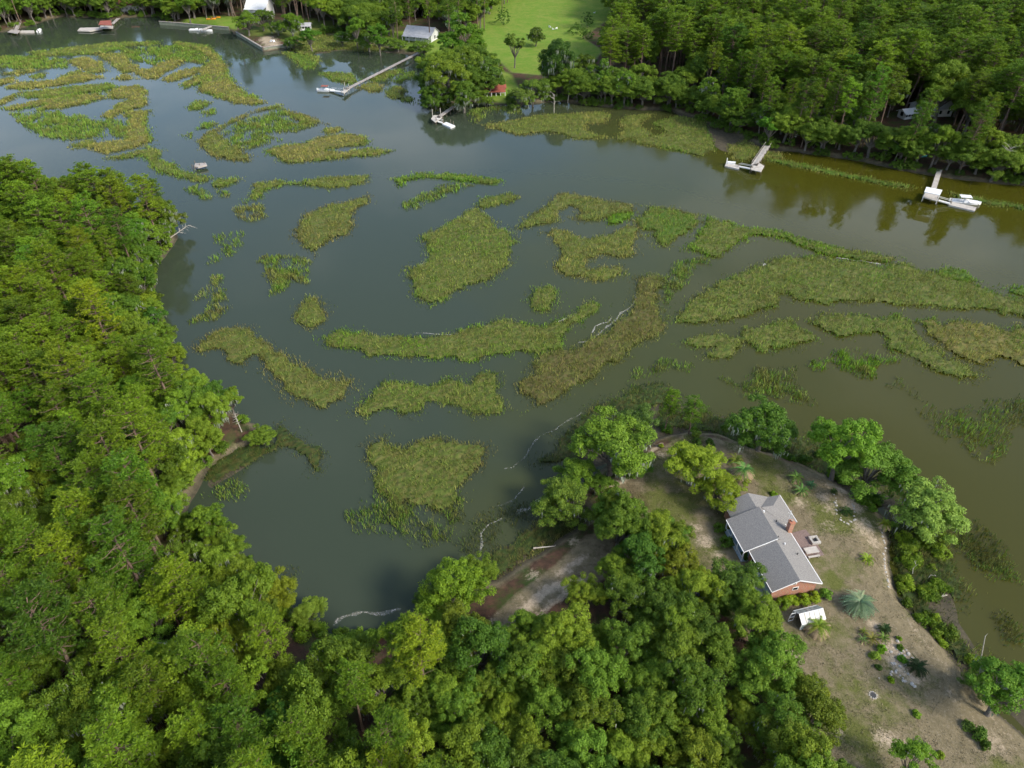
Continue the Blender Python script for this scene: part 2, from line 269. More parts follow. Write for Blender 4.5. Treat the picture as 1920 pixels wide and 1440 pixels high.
def ground_mat():
    m = bpy.data.materials.new('ground_cover'); m.use_nodes = True; nt = m.node_tree; N = nt.nodes; L = nt.links; b = N['Principled BSDF']; b.inputs['Roughness'].default_value = .95; b.inputs['Specular IOR Level'].default_value = .1
    tc = N.new('ShaderNodeTexCoord'); a = N.new('ShaderNodeAttribute'); a.attribute_name = 'cover'; sep = N.new('ShaderNodeSeparateColor'); L.new(a.outputs['Color'], sep.inputs[0])
    def noise(s, d=6):
        n = N.new('ShaderNodeTexNoise'); n.inputs['Scale'].default_value = s; n.inputs['Detail'].default_value = d; n.inputs['Roughness'].default_value = .68; L.new(tc.outputs['Object'], n.inputs['Vector']); return n.outputs['Fac']
    def mixc(f, A, B):
        x = N.new('ShaderNodeMix'); x.data_type = 'RGBA'; x.clamp_factor = True
        L.new(f, x.inputs[0])
        for i, v in ((6, A), (7, B)):
            if isinstance(v, tuple): x.inputs[i].default_value = (*v, 1)
            else: L.new(v, x.inputs[i])
        return x.outputs[2]
    def edge(mask, n, k=2.6):               # mask broken up by noise
        s = N.new('ShaderNodeMath'); s.operation = 'MULTIPLY_ADD'; s.inputs[1].default_value = k; L.new(n, s.inputs[0]); s.inputs[2].default_value = -.5 * k - .5
        t = N.new('ShaderNodeMath'); t.operation = 'MULTIPLY_ADD'; t.inputs[1].default_value = 2.0; t.use_clamp = True; L.new(mask, t.inputs[0]); L.new(s.outputs[0], t.inputs[2]); return t.outputs[0]
    n1, n2, n3, nm = noise(.8, 8), noise(3.5), noise(.25), noise(1.7, 9)
    def ramp(n, lo, hi):
        r = N.new('ShaderNodeMapRange'); r.inputs[1].default_value = lo; r.inputs[2].default_value = hi; L.new(n, r.inputs[0]); return r.outputs[0]
    dirt = mixc(ramp(n1, .35, .65), (.205, .168, .10), (.14, .118, .068))
    dirt = mixc(ramp(n2, .5, .75), dirt, (.25, .21, .145))
    dirt = mixc(edge(sep.outputs[0], n1), dirt, mixc(ramp(n2, .35, .65), (.085, .10, .024), (.125, .13, .04)))
    fl = mixc(ramp(n1, .35, .65), (.11, .062, .040), (.055, .036, .026)); fl = mixc(ramp(n3, .44, .62), fl, (.05, .075, .02))
    c = mixc(edge(sep.outputs[2], n1, 1.6), dirt, fl)
    c = mixc(edge(sep.outputs[1], nm, 3.4), c, mixc(ramp(n2, .35, .65), (.50, .41, .29), (.33, .265, .19)))
    mead = mixc(ramp(n3, .35, .65), (.115, .215, .022), (.19, .235, .045)); mead = mixc(ramp(n1, .5, .8), mead, (.09, .185, .02))
    c = mixc(edge(a.outputs['Alpha'], n1, .6), c, mead)
    gp = N.new('ShaderNodeNewGeometry'); sz = N.new('ShaderNodeSeparateXYZ'); L.new(gp.outputs['Position'], sz.inputs[0])
    r = N.new('ShaderNodeMapRange'); r.inputs[1].default_value = .75; r.inputs[2].default_value = .15; L.new(sz.outputs[2], r.inputs[0])
    c = mixc(r.outputs[0], c, mixc(ramp(n1, .35, .65), (.10, .085, .055), (.055, .05, .035)))
    L.new(c, b.inputs['Base Color'])
    bp = N.new('ShaderNodeBump'); bp.inputs['Distance'].default_value = .12; L.new(n2, bp.inputs['Height']); L.new(bp.outputs[0], b.inputs['Normal'])
    return m
ground = link('ground', gm, ground_mat(), smooth=True); tag(ground, 'earth, yard turf and needle floor of the wooded banks', 'ground', kind='structure')

# ------------------------------------------------------------------ water
def water_mat():
    m = bpy.data.materials.new('creek_water'); m.use_nodes = True; nt = m.node_tree; N = nt.nodes; L = nt.links; b = N['Principled BSDF']
    tc = N.new('ShaderNodeTexCoord'); sp = N.new('ShaderNodeSeparateXYZ'); L.new(tc.outputs['Object'], sp.inputs[0])
    n = N.new('ShaderNodeTexNoise'); n.inputs['Scale'].default_value = .022; n.inputs['Detail'].default_value = 5; L.new(tc.outputs['Object'], n.inputs['Vector'])
    # olive silt towards +X; blue-grey sky reflection painted into the colour towards -X
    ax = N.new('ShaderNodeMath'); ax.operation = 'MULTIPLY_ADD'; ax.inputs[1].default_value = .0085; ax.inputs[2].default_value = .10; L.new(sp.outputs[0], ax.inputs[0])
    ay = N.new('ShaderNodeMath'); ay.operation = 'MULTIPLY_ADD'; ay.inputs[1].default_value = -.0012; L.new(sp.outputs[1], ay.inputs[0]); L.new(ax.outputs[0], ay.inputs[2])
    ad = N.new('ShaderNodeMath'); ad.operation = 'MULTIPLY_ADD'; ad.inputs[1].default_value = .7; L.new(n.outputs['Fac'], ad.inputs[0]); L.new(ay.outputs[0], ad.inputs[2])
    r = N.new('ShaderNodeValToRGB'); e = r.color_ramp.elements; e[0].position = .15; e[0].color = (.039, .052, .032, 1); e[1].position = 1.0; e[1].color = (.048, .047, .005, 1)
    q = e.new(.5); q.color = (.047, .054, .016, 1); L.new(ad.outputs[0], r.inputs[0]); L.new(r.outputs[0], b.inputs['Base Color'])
    n3 = N.new('ShaderNodeTexNoise'); n3.inputs['Scale'].default_value = .035; n3.inputs['Detail'].default_value = 3; L.new(tc.outputs['Object'], n3.inputs['Vector']); rr = N.new('ShaderNodeMapRange'); rr.inputs[1].default_value = .42; rr.inputs[2].default_value = .68; rr.inputs[3].default_value = .03; rr.inputs[4].default_value = .17; L.new(n3.outputs['Fac'], rr.inputs[0]); L.new(rr.outputs[0], b.inputs['Roughness'])
    b.inputs['IOR'].default_value = 1.333; b.inputs['Specular IOR Level'].default_value = .5
    n2 = N.new('ShaderNodeTexNoise'); n2.inputs['Scale'].default_value = .9; n2.inputs['Detail'].default_value = 4; mp = N.new('ShaderNodeMapping'); mp.inputs['Scale'].default_value = (1, .55, 1); mp.inputs['Rotation'].default_value = (0, 0, .5); L.new(tc.outputs['Object'], mp.inputs[0]); L.new(mp.outputs[0], n2.inputs['Vector'])
    bp = N.new('ShaderNodeBump'); bp.inputs['Distance'].default_value = .022; bp.inputs['Strength'].default_value = .5; L.new(n2.outputs['Fac'], bp.inputs['Height']); L.new(bp.outputs[0], b.inputs['Normal'])
    return m
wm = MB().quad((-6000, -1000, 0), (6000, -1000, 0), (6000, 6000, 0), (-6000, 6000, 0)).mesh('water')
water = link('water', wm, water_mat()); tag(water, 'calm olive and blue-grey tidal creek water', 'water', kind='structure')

# ------------------------------------------------------------------ marsh grass
PAL = {'olive': [(.18,.225,.042), (.14,.20,.034), (.225,.225,.062)], 'green': [(.11,.21,.026), (.14,.23,.03), (.18,.215,.042)], 'gold': [(.24,.235,.055), (.19,.215,.045), (.28,.24,.075)],
       'dark': [(.06,.10,.022), (.085,.12,.025), (.11,.11,.03)], 'brown': [(.20,.17,.06), (.165,.16,.045), (.15,.17,.035)], 'bright': [(.13,.26,.018), (.16,.27,.022), (.11,.22,.016)]}
MARSH_N = [0]
def marsh(label, px, density=1.0, hue='olive', edgehue='green', height=.85, rough=.9, z0=0.0, mat_on=True, lowdark=0.0):
    pg = poly(px, .35); lo = pg.min(0) - 3; hi = pg.max(0) + 3; area = np.prod(hi - lo)
    cx = pg.mean(0); dist = math.sqrt(cx[0]**2 + cx[1]**2 + H * H)
    w = .00066 * dist; rho = 1.75 / w * (density if density > .7 else density * 2.0)
    n = int(area * rho); P = lo + RNG.random((n, 2)) * (hi - lo)
    d = sdist(P, pg) + .55 + (fnoise(P[:, 0], P[:, 1], 2.6) - .5) * 2 * rough * 1.6
    patch = fnoise(P[:, 0] + 31, P[:, 1], 3.2)
    soft = 1.6 if density > .7 else 3.5
    keep = RNG.random(n) < np.clip(d / soft + .3, 0, 1) * (np.clip((patch - .26) * 5, .55, 1) if density > .7 else np.clip((patch - .32) * 4, .06, 1))
    if density > .7: keep |= (d > -2.2) & (d <= 0) & (RNG.random(n) < .26 * np.clip(1 + d / 2.2, 0, 1) * (patch > .45))
    keep &= (d > 0) if density <= .7 else (d > -2.2); P, d, patch = P[keep], d[keep], patch[keep]; n = len(P)
    if n < 3: return None
    hgt = height * (.62 + .75 * RNG.random(n)) * np.clip(.55 + d / 2.5, .5, 1) * np.clip(.5 + fnoise(P[:, 0] + 11, P[:, 1] - 40, 1.5), .55, 1.25); a = RNG.random(n) * 6.283; lean = RNG.normal(0, .33, n) * hgt; la = RNG.random(n) * 6.283
    ww = w * (.6 + .8 * RNG.random(n))
    zb = z0 - .08
    b = np.column_stack([P, np.full(n, zb)]); s = np.column_stack([np.cos(a), np.sin(a), np.zeros(n)]) * ww[:, None] * .5
    tip = b + np.column_stack([np.cos(la) * lean, np.sin(la) * lean, hgt + .08])
    mid = b * .45 + tip * .55
    V = np.stack([b - s * .7, b + s * .7, mid + s, tip, mid - s], 1).reshape(-1, 3)
    F5 = np.arange(n)[:, None] * 5 + np.array([[0, 1, 2, 3, 4]])
    core = np.array(PAL[hue]); edg = np.array(PAL[edgehue]); pick = RNG.integers(0, 3, n); big = fnoise(P[:, 0] - 70, P[:, 1] + 15, 9)
    e = np.clip(1.2 - d / 2.6, 0, 1) * np.clip((big - .36) * 8, 0, 1); e = np.maximum(e, np.clip((big - .56) * 6, 0, .85))
    colr = core[pick] * (1 - e[:, None]) + edg[pick] * e[:, None]; br = np.clip((patch - .62) * 5, 0, .8)[:, None]; colr = colr * (1 - br) + np.array(PAL['brown'])[pick] * br
    mot = fnoise(P[:, 0] + 11, P[:, 1] - 40, 1.5); colr = colr * (.80 + .55 * RNG.random((n, 1))) * np.clip(.45 + 1.15 * mot, .5, 1.3)[:, None]
    vc = np.repeat(np.column_stack([colr, np.ones(n)]), 5, 0)
    me = np_mesh('marsh_grass', V, F5, 5); col_attr(me, 'tint', vc)
    o = link('marsh_grass', me, M['marsh']); tag(o, label, 'marsh grass', kind='stuff'); MARSH_N[0] += n * 3
    if density > .7 and mat_on:              # matted thatch the blades stand in
        st = max(.55, .0035 * dist); X, Y = np.meshgrid(np.arange(lo[0], hi[0], st), np.arange(lo[1], hi[1], st)); Q = np.stack([X.ravel(), Y.ravel()], 1)
        dq = sdist(Q, pg) + (fnoise(Q[:, 0], Q[:, 1], 2.6) - .5) * 2 * rough * 1.6 - .1; okc = dq > 0
        nxx = X.shape[1]; i0 = (np.arange(X.shape[0] - 1)[:, None] * nxx + np.arange(nxx - 1)[None]).ravel(); F = np.stack([i0, i0 + 1, i0 + nxx + 1, i0 + nxx], 1); F = F[okc[F].all(1)]
        if len(F):
            Z = z0 + np.clip(dq, 0, 1.2) * .22 + RNG.random(len(Q)) * .38 - .06; use = np.unique(F); mp = np.full(len(Q), -1); mp[use] = np.arange(len(use))
            me2 = np_mesh('thatch', np.column_stack([Q, Z])[use], mp[F], 4); cc = np.array(PAL[hue])[RNG.integers(0, 3, len(use))] * (.45 + .4 * RNG.random((len(use), 1))); col_attr(me2, 'tint', np.column_stack([cc, np.ones(len(use))]))
            t = link('thatch', me2, M['marsh'], o); t['kind'] = 'stuff'; MARSH_N[0] += len(F) * 2
    return o
ISLANDS = [
 ('fish-shaped olive grass island in front of the wooded left bank', [(368,652),(387,633),(410,617),(443,611),(472,612),(480,633),(507,650),(547,670),(587,693),(610,707),(640,707),(653,713),(647,733),(630,747),(610,767),(593,770),(577,757),(550,743),(527,723),(500,693),(487,670),(480,662),(467,670),(457,682),(437,682),(423,670),(417,653),(400,652),(383,660)], 1, 'olive', 'brown'),
 ('whale-shaped grass island below the long foam-edged arm', [(657,777),(683,747),(713,713),(750,713),(800,720),(840,710),(880,717),(897,703),(927,698),(937,713),(933,733),(963,767),(933,775),(893,773),(853,763),(827,753),(803,752),(780,770),(750,773),(723,770),(690,782)], 1, 'olive', 'green'),
 ('heart-shaped grass island nearest the bottom of the cove', [(687,847),(690,830),(717,813),(733,830),(753,840),(783,827),(820,820),(860,827),(920,838),(907,863),(887,890),(867,913),(850,945),(820,960),(780,950),(740,945),(707,915),(703,893),(690,863)], 1, 'olive', 'brown'),
 ('thinning drowned grass tailing off below the heart-shaped island', [(707,912),(760,930),(820,945),(868,915),(866,950),(878,985),(820,1022),(773,1022),(757,1003),(723,997),(667,997),(657,980),(660,958),(680,935)], .7, 'green', 'olive'),
 ('long curved grass arm with foam along its upper edge', [(605,630),(640,613),(673,623),(717,627),(773,630),(840,627),(887,613),(917,603),(957,600),(987,608),(1023,607),(1057,597),(1087,577),(1107,563),(1133,567),(1120,583),(1090,597),(1070,613),(1053,637),(1060,650),(1030,655),(1000,660),(973,657),(923,663),(893,673),(867,678),(840,670),(790,667),(740,667),(690,665),(660,653),(640,652),(612,645)], 1, 'olive', 'bright'),
 ('brownish grass spit with foam lines on its left side', [(1197,523),(1220,510),(1243,520),(1232,553),(1237,590),(1245,610),(1237,627),(1207,637),(1173,667),(1140,683),(1113,703),(1067,727),(1040,750),(1010,755),(983,743),(960,730),(963,720),(1000,697),(1005,670),(1040,656),(1083,647),(1133,623),(1153,600),(1187,580),(1193,547)], 1, 'brown', 'olive'),
 ('large diamond-shaped grass island in mid creek', [(790,440),(830,425),(870,400),(897,385),(905,398),(935,425),(965,445),(960,470),(955,490),(935,515),(920,525),(880,535),(850,545),(825,565),(805,570),(780,550),(765,520),(765,500),(805,490),(800,460)], 1, 'olive', 'green'),
 ('thin curling grass tail above the diamond-shaped island', [(893,388),(900,373),(930,365),(960,360),(978,370),(940,382),(908,388)], 1, 'olive', 'green'),
 ('arch-shaped grass island with a round pool inside', [(967,427),(1000,400),(1027,383),(1037,367),(1063,362),(1107,370),(1150,377),(1183,383),(1187,397),(1160,400),(1123,413),(1090,413),(1067,407),(1093,397),(1070,387),(1043,393),(1047,410),(1023,420),(990,425)], 1, 'olive', 'brown'),
 ('small bright green tuft below the arch-shaped island', [(1133,412),(1150,400),(1187,398),(1183,407),(1160,418),(1140,420)], 1, 'bright', 'bright'),
 ('ragged branching grass island right of the diamond-shaped one', [(1020,433),(1040,428),(1070,435),(1095,447),(1130,440),(1165,428),(1192,418),(1200,440),(1185,455),(1195,475),(1160,482),(1120,475),(1100,487),(1100,503),(1135,500),(1165,498),(1168,512),(1150,525),(1115,525),(1060,515),(1038,495),(1055,478),(1050,460)], 1, 'olive', 'gold'),
 ('fan-shaped green grass island beside the main channel', [(1193,415),(1217,387),(1257,390),(1313,403),(1305,422),(1275,440),(1258,458),(1238,463),(1225,450),(1228,430),(1205,428)], 1, 'green', 'olive'),
 ('long thin grass ribbon bordering the open channel', [(1285,465),(1310,440),(1325,405),(1360,415),(1400,425),(1450,430),(1475,437),(1520,451),(1570,462),(1640,476),(1680,482),(1670,492),(1630,490),(1580,482),(1530,472),(1480,450),(1450,443),(1410,440),(1385,450),(1365,470),(1345,480),(1310,470)], 1, 'olive', 'bright'),
 ('widest grass island running off the right edge', [(1265,600),(1300,555),(1345,530),(1390,510),(1430,495),(1460,483),(1510,478),(1550,485),(1600,487),(1650,497),(1700,492),(1740,510),(1800,525),(1860,545),(1920,560),(2020,585),(2020,620),(1920,592),(1850,580),(1800,577),(1750,573),(1700,573),(1650,565),(1600,562),(1570,568),(1530,568),(1490,560),(1470,548),(1458,545),(1462,560),(1460,575),(1430,580),(1400,590),(1370,595),(1350,600),(1300,605)], 1, 'olive', 'green'),
 ('small bright grass spit on the channel side of the widest island', [(1745,505),(1780,500),(1815,510),(1830,522),(1810,527),(1770,515)], 1, 'green', 'bright'),
 ('bright grass tip at the right edge above the widest island', [(1888,540),(1920,538),(1990,550),(1990,565),(1910,555)], 1, 'green', 'bright'),
 ('hook-shaped grass island below the widest island', [(1510,600),(1550,587),(1600,590),(1655,595),(1690,590),(1705,600),(1720,625),(1740,645),(1770,665),(1810,685),(1838,700),(1825,712),(1790,705),(1740,690),(1710,670),(1670,655),(1658,640),(1655,622),(1620,622),(1580,633),(1545,620)], 1, 'olive', 'green'),
 ('yellowish grass island at the right edge beside the hook-shaped one', [(1725,600),(1750,597),(1765,610),(1800,600),(1840,605),(1880,620),(1920,612),(2010,620),(2010,700),(1920,685),(1880,670),(1840,680),(1800,670),(1770,650),(1745,630)], 1, 'gold', 'green'),
 ('ragged grass island left of the hook-shaped one', [(1280,640),(1330,625),(1390,628),(1400,615),(1440,610),(1475,597),(1490,610),(1530,632),(1500,645),(1450,655),(1420,655),(1395,640),(1385,660),(1350,672),(1320,668),(1335,650),(1300,650)], .95, 'olive', 'green'),
 ('sparse bright tufts in open water below the hook-shaped island', [(1510,670),(1560,675),(1570,655),(1610,655),(1650,660),(1680,675),(1650,690),(1640,710),(1600,700),(1570,690),(1530,690)], .6, 'bright', 'green'),
 ('sparse dark tufts in open water above the leafy point', [(1345,705),(1390,710),(1420,690),(1490,690),(1500,720),(1540,760),(1480,755),(1420,745),(1380,735)], .5, 'green', 'dark'),
 ('thin line of green tufts near the tip of the leafy point', [(1180,695),(1215,690),(1235,675),(1265,672),(1300,680),(1290,695),(1250,690),(1230,705),(1190,708)], .6, 'bright', 'green'),
 ('faint drowned grass near the right edge', [(1760,770),(1820,760),(1920,740),(1990,750),(1990,800),(1900,800),(1890,850),(1850,870),(1800,830),(1760,820),(1700,730),(1650,720),(1690,710)], .30, 'green', 'dark'),
 ('small oval grass clump between the two foam-edged arms', [(990,560),(1000,540),(1030,535),(1050,545),(1040,565),(1035,583),(1005,580)], 1, 'olive', 'green'),
 ('small round grass clump left of the long curved arm', [(555,585),(575,555),(595,560),(615,580),(610,600),(580,615),(560,605)], .95, 'olive', 'brown'),
 ('elbow-shaped grass island upper left of the diamond-shaped one', [(575,400),(610,385),(660,375),(690,362),(697,375),(670,390),(660,400),(663,430),(640,440),(610,455),(590,475),(570,465),(550,440),(560,415)], .9, 'olive', 'brown'),
 ('loose open grass bed below the elbow-shaped island', [(480,490),(500,475),(530,480),(560,475),(585,490),(575,530),(545,525),(530,545),(510,550),(505,520)], .65, 'green', 'olive'),
 ('boomerang-shaped grass strip below the broad upper marsh', [(460,378),(480,345),(510,338),(560,340),(590,335),(640,330),(690,328),(685,340),(650,350),(610,352),(580,345),(530,347),(500,355),(490,368)], 1, 'olive', 'green'),
 ('thin bright grass strip along the bend of the channel', [(740,335),(780,323),(830,325),(860,325),(900,330),(940,338),(925,345),(880,341),(850,337),(800,332),(770,337),(748,348)], .85, 'green', 'bright'),
 ('pale submerged grass bed under the thin bright strip', [(738,378),(770,372),(830,345),(890,345),(860,360),(820,370),(800,385),(760,392)], .5, 'green', 'green'),
 ('small brown tuft patch off the left bank', [(440,390),(490,378),(495,392),(500,405),(470,415),(440,412)], .6, 'brown', 'olive'),
 ('slanting thin tufts close to the left wooded point', [(397,440),(455,433),(452,460),(420,482),(390,493),(418,465)], .6, 'green', 'green'),
 ('forked sparse tufts off the left wooded bank', [(350,565),(390,535),(400,515),(415,518),(422,545),(432,575),(400,597),(360,602),(388,580),(395,558)], .65, 'olive', 'green'),
 ('small tuft pair left of the widest island', [(1255,500),(1290,482),(1320,482),(1330,495),(1300,505),(1290,530),(1270,545),(1250,570),(1245,545)], .5, 'green', 'green'),
 # broad upper marsh
 ('boot-shaped golden marsh flat beside the upper channel', [(327,78),(383,83),(403,97),(420,113),(430,140),(447,163),(480,183),(500,192),(467,194),(433,190),(403,180),(373,170),(377,153),(347,164),(342,157),(380,133),(367,137),(320,152),(302,147),(333,133),(383,123),(393,110),(377,93),(333,87)], 1, 'gold', 'green'),
 ('short golden ribbon left of the boot-shaped flat', [(250,133),(285,128),(300,118),(325,110),(345,112),(330,125),(305,135),(293,147),(265,143)], 1, 'gold', 'gold'),
 ('long grass band below the far left docks', [(60,97),(133,88),(200,80),(300,77),(297,82),(233,86),(190,100),(120,102),(67,104)], 1, 'olive', 'green'),
 ('golden lobe hanging left under the far grass band', [(127,113),(165,105),(185,115),(198,132),(170,136),(145,124)], 1, 'gold', 'olive'),
 ('golden lobe hanging right under the far grass band', [(187,101),(233,98),(240,112),(262,129),(232,136),(207,118)], 1, 'gold', 'olive'),
 ('uppermost long ribbon of the left marsh ribbons', [(13,163),(33,153),(100,150),(160,135),(193,143),(160,150),(100,160),(40,166)], 1, 'gold', 'olive'),
 ('second long ribbon of the left marsh ribbons', [(45,173),(100,165),(150,160),(200,155),(222,162),(200,168),(160,173),(100,182),(50,182)], 1, 'olive', 'green'),
 ('third long forked ribbon of the left marsh ribbons', [(3,202),(60,190),(117,180),(187,173),(197,183),(160,192),(100,203),(67,207),(83,195),(33,205)], 1, 'gold', 'green'),
 ('hooked golden ribbon right of the left marsh ribbons', [(200,173),(227,162),(260,160),(277,170),(267,180),(280,192),(260,200),(230,207),(207,222),(190,217),(213,202),(233,190),(240,183),(207,182)], 1, 'gold', 'olive'),
 ('L-shaped golden flat beside the upper open water', [(230,207),(277,207),(273,227),(278,247),(287,260),(257,273),(200,287),(157,272),(207,263),(237,262),(233,240),(240,220)], 1, 'gold', 'green'),
 ('thin ribbon tucked left of the L-shaped flat', [(128,270),(180,260),(183,265),(143,276)], 1, 'olive', 'olive'),
 ('twisting grass strip ending by the ruined piling', [(193,295),(240,287),(287,273),(303,283),(293,300),(320,303),(333,317),(367,323),(397,333),(377,342),(333,330),(293,320),(280,303),(263,290),(227,297)], 1, 'olive', 'green'),
 ('small green islet just below the twisting strip', [(397,350),(407,333),(450,333),(447,340),(420,348)], 1, 'olive', 'green'),
 ('sparse pale tufts beside the left wooded point', [(345,352),(375,345),(385,352),(430,358),(423,368),(393,373),(370,367)], .6, 'green', 'green'),
 ('upper small islet in the open water of the upper marsh', [(353,200),(370,188),(393,190),(383,202),(363,205)], 1, 'olive', 'green'),
 ('flat small islet in the open water of the upper marsh', [(377,210),(400,203),(404,212),(387,214)], 1, 'green', 'green'),
 ('lowest small islet in the open water of the upper marsh', [(367,240),(383,228),(405,230),(390,240),(373,243)], 1, 'green', 'bright'),
 ('tiny round tuft in the open water of the upper marsh', [(350,252),(356,248),(362,252),(356,256)], 1, 'green', 'green'),
 ('C-shaped grass rim of the half drowned middle marsh', [(373,257),(377,270),(400,290),(427,300),(463,299),(472,293),(450,280),(427,263),(410,253),(407,243),(443,225),(483,207),(523,200),(567,215),(612,231),(563,228),(533,210),(523,196),(483,205),(443,221),(400,243)], 1, 'olive', 'brown'),
 ('thin drowned grass inside the C-shaped rim', [(412,253),(445,228),(523,203),(600,232),(560,245),(500,250),(525,262),(480,275),(450,280)], .55, 'green', 'olive'),
 ('twin-pronged golden island right of the C-shaped rim', [(490,283),(520,273),(567,267),(600,257),(640,250),(672,252),(693,263),(680,272),(640,274),(610,281),(640,284),(690,276),(735,282),(700,290),(640,295),(580,302),(530,303),(520,292)], 1, 'gold', 'green'),
 ('small golden islet above the twin-pronged island', [(605,242),(640,235),(642,243),(615,249)], 1, 'gold', 'olive'),
 ('pale drowned grass at the far left edge', [(-30,105),(50,104),(120,108),(130,125),(60,128),(0,125),(-30,130)], .6, 'green', 'green'),
 ('pale drowned grass enclosed by the boot-shaped flat', [(225,90),(330,84),(380,95),(385,118),(330,112),(290,120),(250,112)], .6, 'green', 'green'),
 ('pale drowned grass left of the L-shaped flat', [(20,212),(110,208),(190,222),(235,225),(232,255),(180,255),(120,262),(60,250)], .55, 'green', 'green'),
 ('small ribbon at the left edge of the upper marsh, uppermost', [(7,137),(60,127),(65,132),(33,139)], 1, 'olive', 'gold'),
 ('small green-topped ribbon beside the uppermost left ribbon', [(52,142),(83,135),(82,143),(60,145)], 1, 'green', 'olive'),
 ('stub of grass touching the left picture edge', [(-20,153),(0,148),(27,143),(25,150),(5,157),(-20,160)], 1, 'gold', 'olive'),
 ('slender ribbon under the left golden lobe', [(110,143),(147,132),(150,136),(120,147)], 1, 'olive', 'olive'),
 ('small oval islet under the right golden lobe', [(210,147),(233,138),(252,145),(230,149)], 1, 'gold', 'gold'),
 ('narrow strip at the left picture edge below the stub', [(-20,192),(0,186),(37,171),(25,184),(0,194)], 1, 'gold', 'olive'),
 # margins of the far bank
 ('grass left of the long straight pier', [(600,136),(622,134),(660,137),(672,148),(660,158),(639,154),(618,147)], 1, 'olive', 'green'),
 ('grass tongue right of the long straight pier', [(693,147),(727,133),(754,129),(752,135),(718,150),(700,151)], 1, 'olive', 'green'),
 ('grass under the middle of the long straight pier', [(666,162),(693,154),(718,158),(714,170),(697,172),(683,166)], 1, 'olive', 'gold'),
 ('dark green grass crescent near the big grove', [(733,152),(758,137),(779,133),(772,143),(747,154)], 1, 'green', 'green'),
 ('tadpole-shaped grass islet near the big grove', [(720,172),(739,160),(754,162),(758,177),(777,185),(770,191),(747,185),(727,179)], 1, 'olive', 'green'),
 ('broad grass flat in front of the far house', [(545,88),(570,70),(600,64),(640,68),(690,82),(745,94),(700,95),(640,92),(590,98),(580,107),(560,100)], .9, 'olive', 'dark'),
 ('grass bank right of the timber sea wall', [(530,97),(560,100),(600,105),(592,125),(577,131),(560,120),(540,106)], .95, 'green', 'olive'),
 ('grass at the foot of the big grove', [(790,186),(830,190),(850,198),(820,206),(800,202)], .9, 'olive', 'green'),
 ('dotted tufts right of the L-headed dock', [(880,205),(930,200),(985,203),(975,213),(930,213),(905,222),(890,232),(880,225)], .55, 'olive', 'green'),
 ('long ragged grass bank facing the far shore trees', [(907,233),(947,227),(973,223),(1007,217),(1040,213),(1083,213),(1100,210),(1147,210),(1133,230),(1103,230),(1097,243),(1140,257),(1083,260),(1057,250),(1023,247),(970,253),(950,245),(920,238)], 1, 'olive', 'gold'),
 ('S-shaped grass bank facing the far shore trees', [(1170,217),(1227,213),(1200,230),(1227,253),(1160,263),(1158,257),(1173,243),(1163,230)], 1, 'olive', 'gold'),
 ('grass bank tapering towards the small white dock', [(1177,260),(1227,253),(1247,247),(1227,230),(1257,220),(1280,217),(1325,228),(1332,250),(1342,280),(1310,292),(1280,283),(1200,268)], 1, 'olive', 'green'),
 ('grass and weeds at the root of the small white dock', [(1360,272),(1400,262),(1430,280),(1470,288),(1470,298),(1430,296),(1380,300)], .9, 'olive', 'gold'),
 ('thin straight grass bar along the right far shore', [(1440,294),(1480,301),(1560,318),(1640,335),(1710,347),(1705,353),(1640,342),(1560,327),(1480,310),(1440,301)], .95, 'green', 'olive'),
 ('thin straight grass bar behind the roofed dock', [(1785,362),(1830,370),(1920,384),(2000,396),(2000,404),(1920,393),(1840,380),(1795,370)], .95, 'green', 'olive'),
 # margins of the near point
 ('dark marsh fringe on the left tip of the leafy point', [(1010,865),(1050,820),(1080,790),(1140,750),(1200,720),(1240,718),(1265,738),(1200,775),(1150,785),(1110,840),(1070,870)], .75, 'dark', 'green', .9),
 ('green marsh fringe along the top of the leafy point', [(1225,800),(1240,760),(1310,765),(1390,785),(1500,815),(1575,845),(1640,900),(1600,905),(1545,895),(1490,868),(1400,835),(1300,806)], .95, 'dark', 'green', .9),
 ('scrubby marsh fringe on the right of the yard', [(1672,985),(1730,975),(1780,995),(1795,1060),(1820,1115),(1815,1140),(1780,1125),(1755,1090),(1735,1095),(1745,1130),(1790,1180),(1830,1215),(1900,1300),(1860,1320),(1800,1240),(1730,1170),(1685,1120),(1675,1050)], 1.0, 'dark', 'olive', 1.0),
 ('drowned grass raft off the right of the yard', [(1780,985),(1830,975),(1880,1010),(1905,1085),(1870,1085),(1820,1060),(1795,1030)], .7, 'dark', 'green', .7),
 ('small drowned grass patch far right of the yard', [(1865,1155),(1890,1150),(1930,1190),(1930,1220),(1890,1200)], .6, 'dark', 'green', .7),
 ('dark marsh fringe on the left side of the sandy track', [(900,1060),(960,1008),(1010,970),(1065,950),(1070,985),(1000,1040),(940,1090),(905,1085)], .9, 'dark', 'brown', .8),
 ('drowned dark grass in front of the left side trees', [(830,1000),(905,960),(1000,930),(1010,960),(940,1010),(880,1050),(840,1040)], .4, 'dark', 'dark', .6),
 ('marsh tail running out from the small sandy point', [(377,880),(417,850),(467,832),(510,833),(513,790),(540,810),(580,832),(613,845),(600,883),(580,877),(573,850),(520,838),(483,858),(457,880),(400,905)], .8, 'dark', 'dark', .6),
 ('loose green tufts in the cove beside the small sandy point', [(375,925),(430,900),(467,907),(450,937),(410,940)], .6, 'green', 'green', .7),
 ('drowned dark grass patch near the cove corner', [(495,1068),(540,1060),(588,1078),(585,1097),(545,1098),(505,1085)], .55, 'dark', 'dark', .5),
]
def build_marsh():
    for row in ISLANDS: marsh(row[0], row[1], row[2], row[3], row[4], height=(row[5] if len(row) > 5 else .85))
build_marsh()

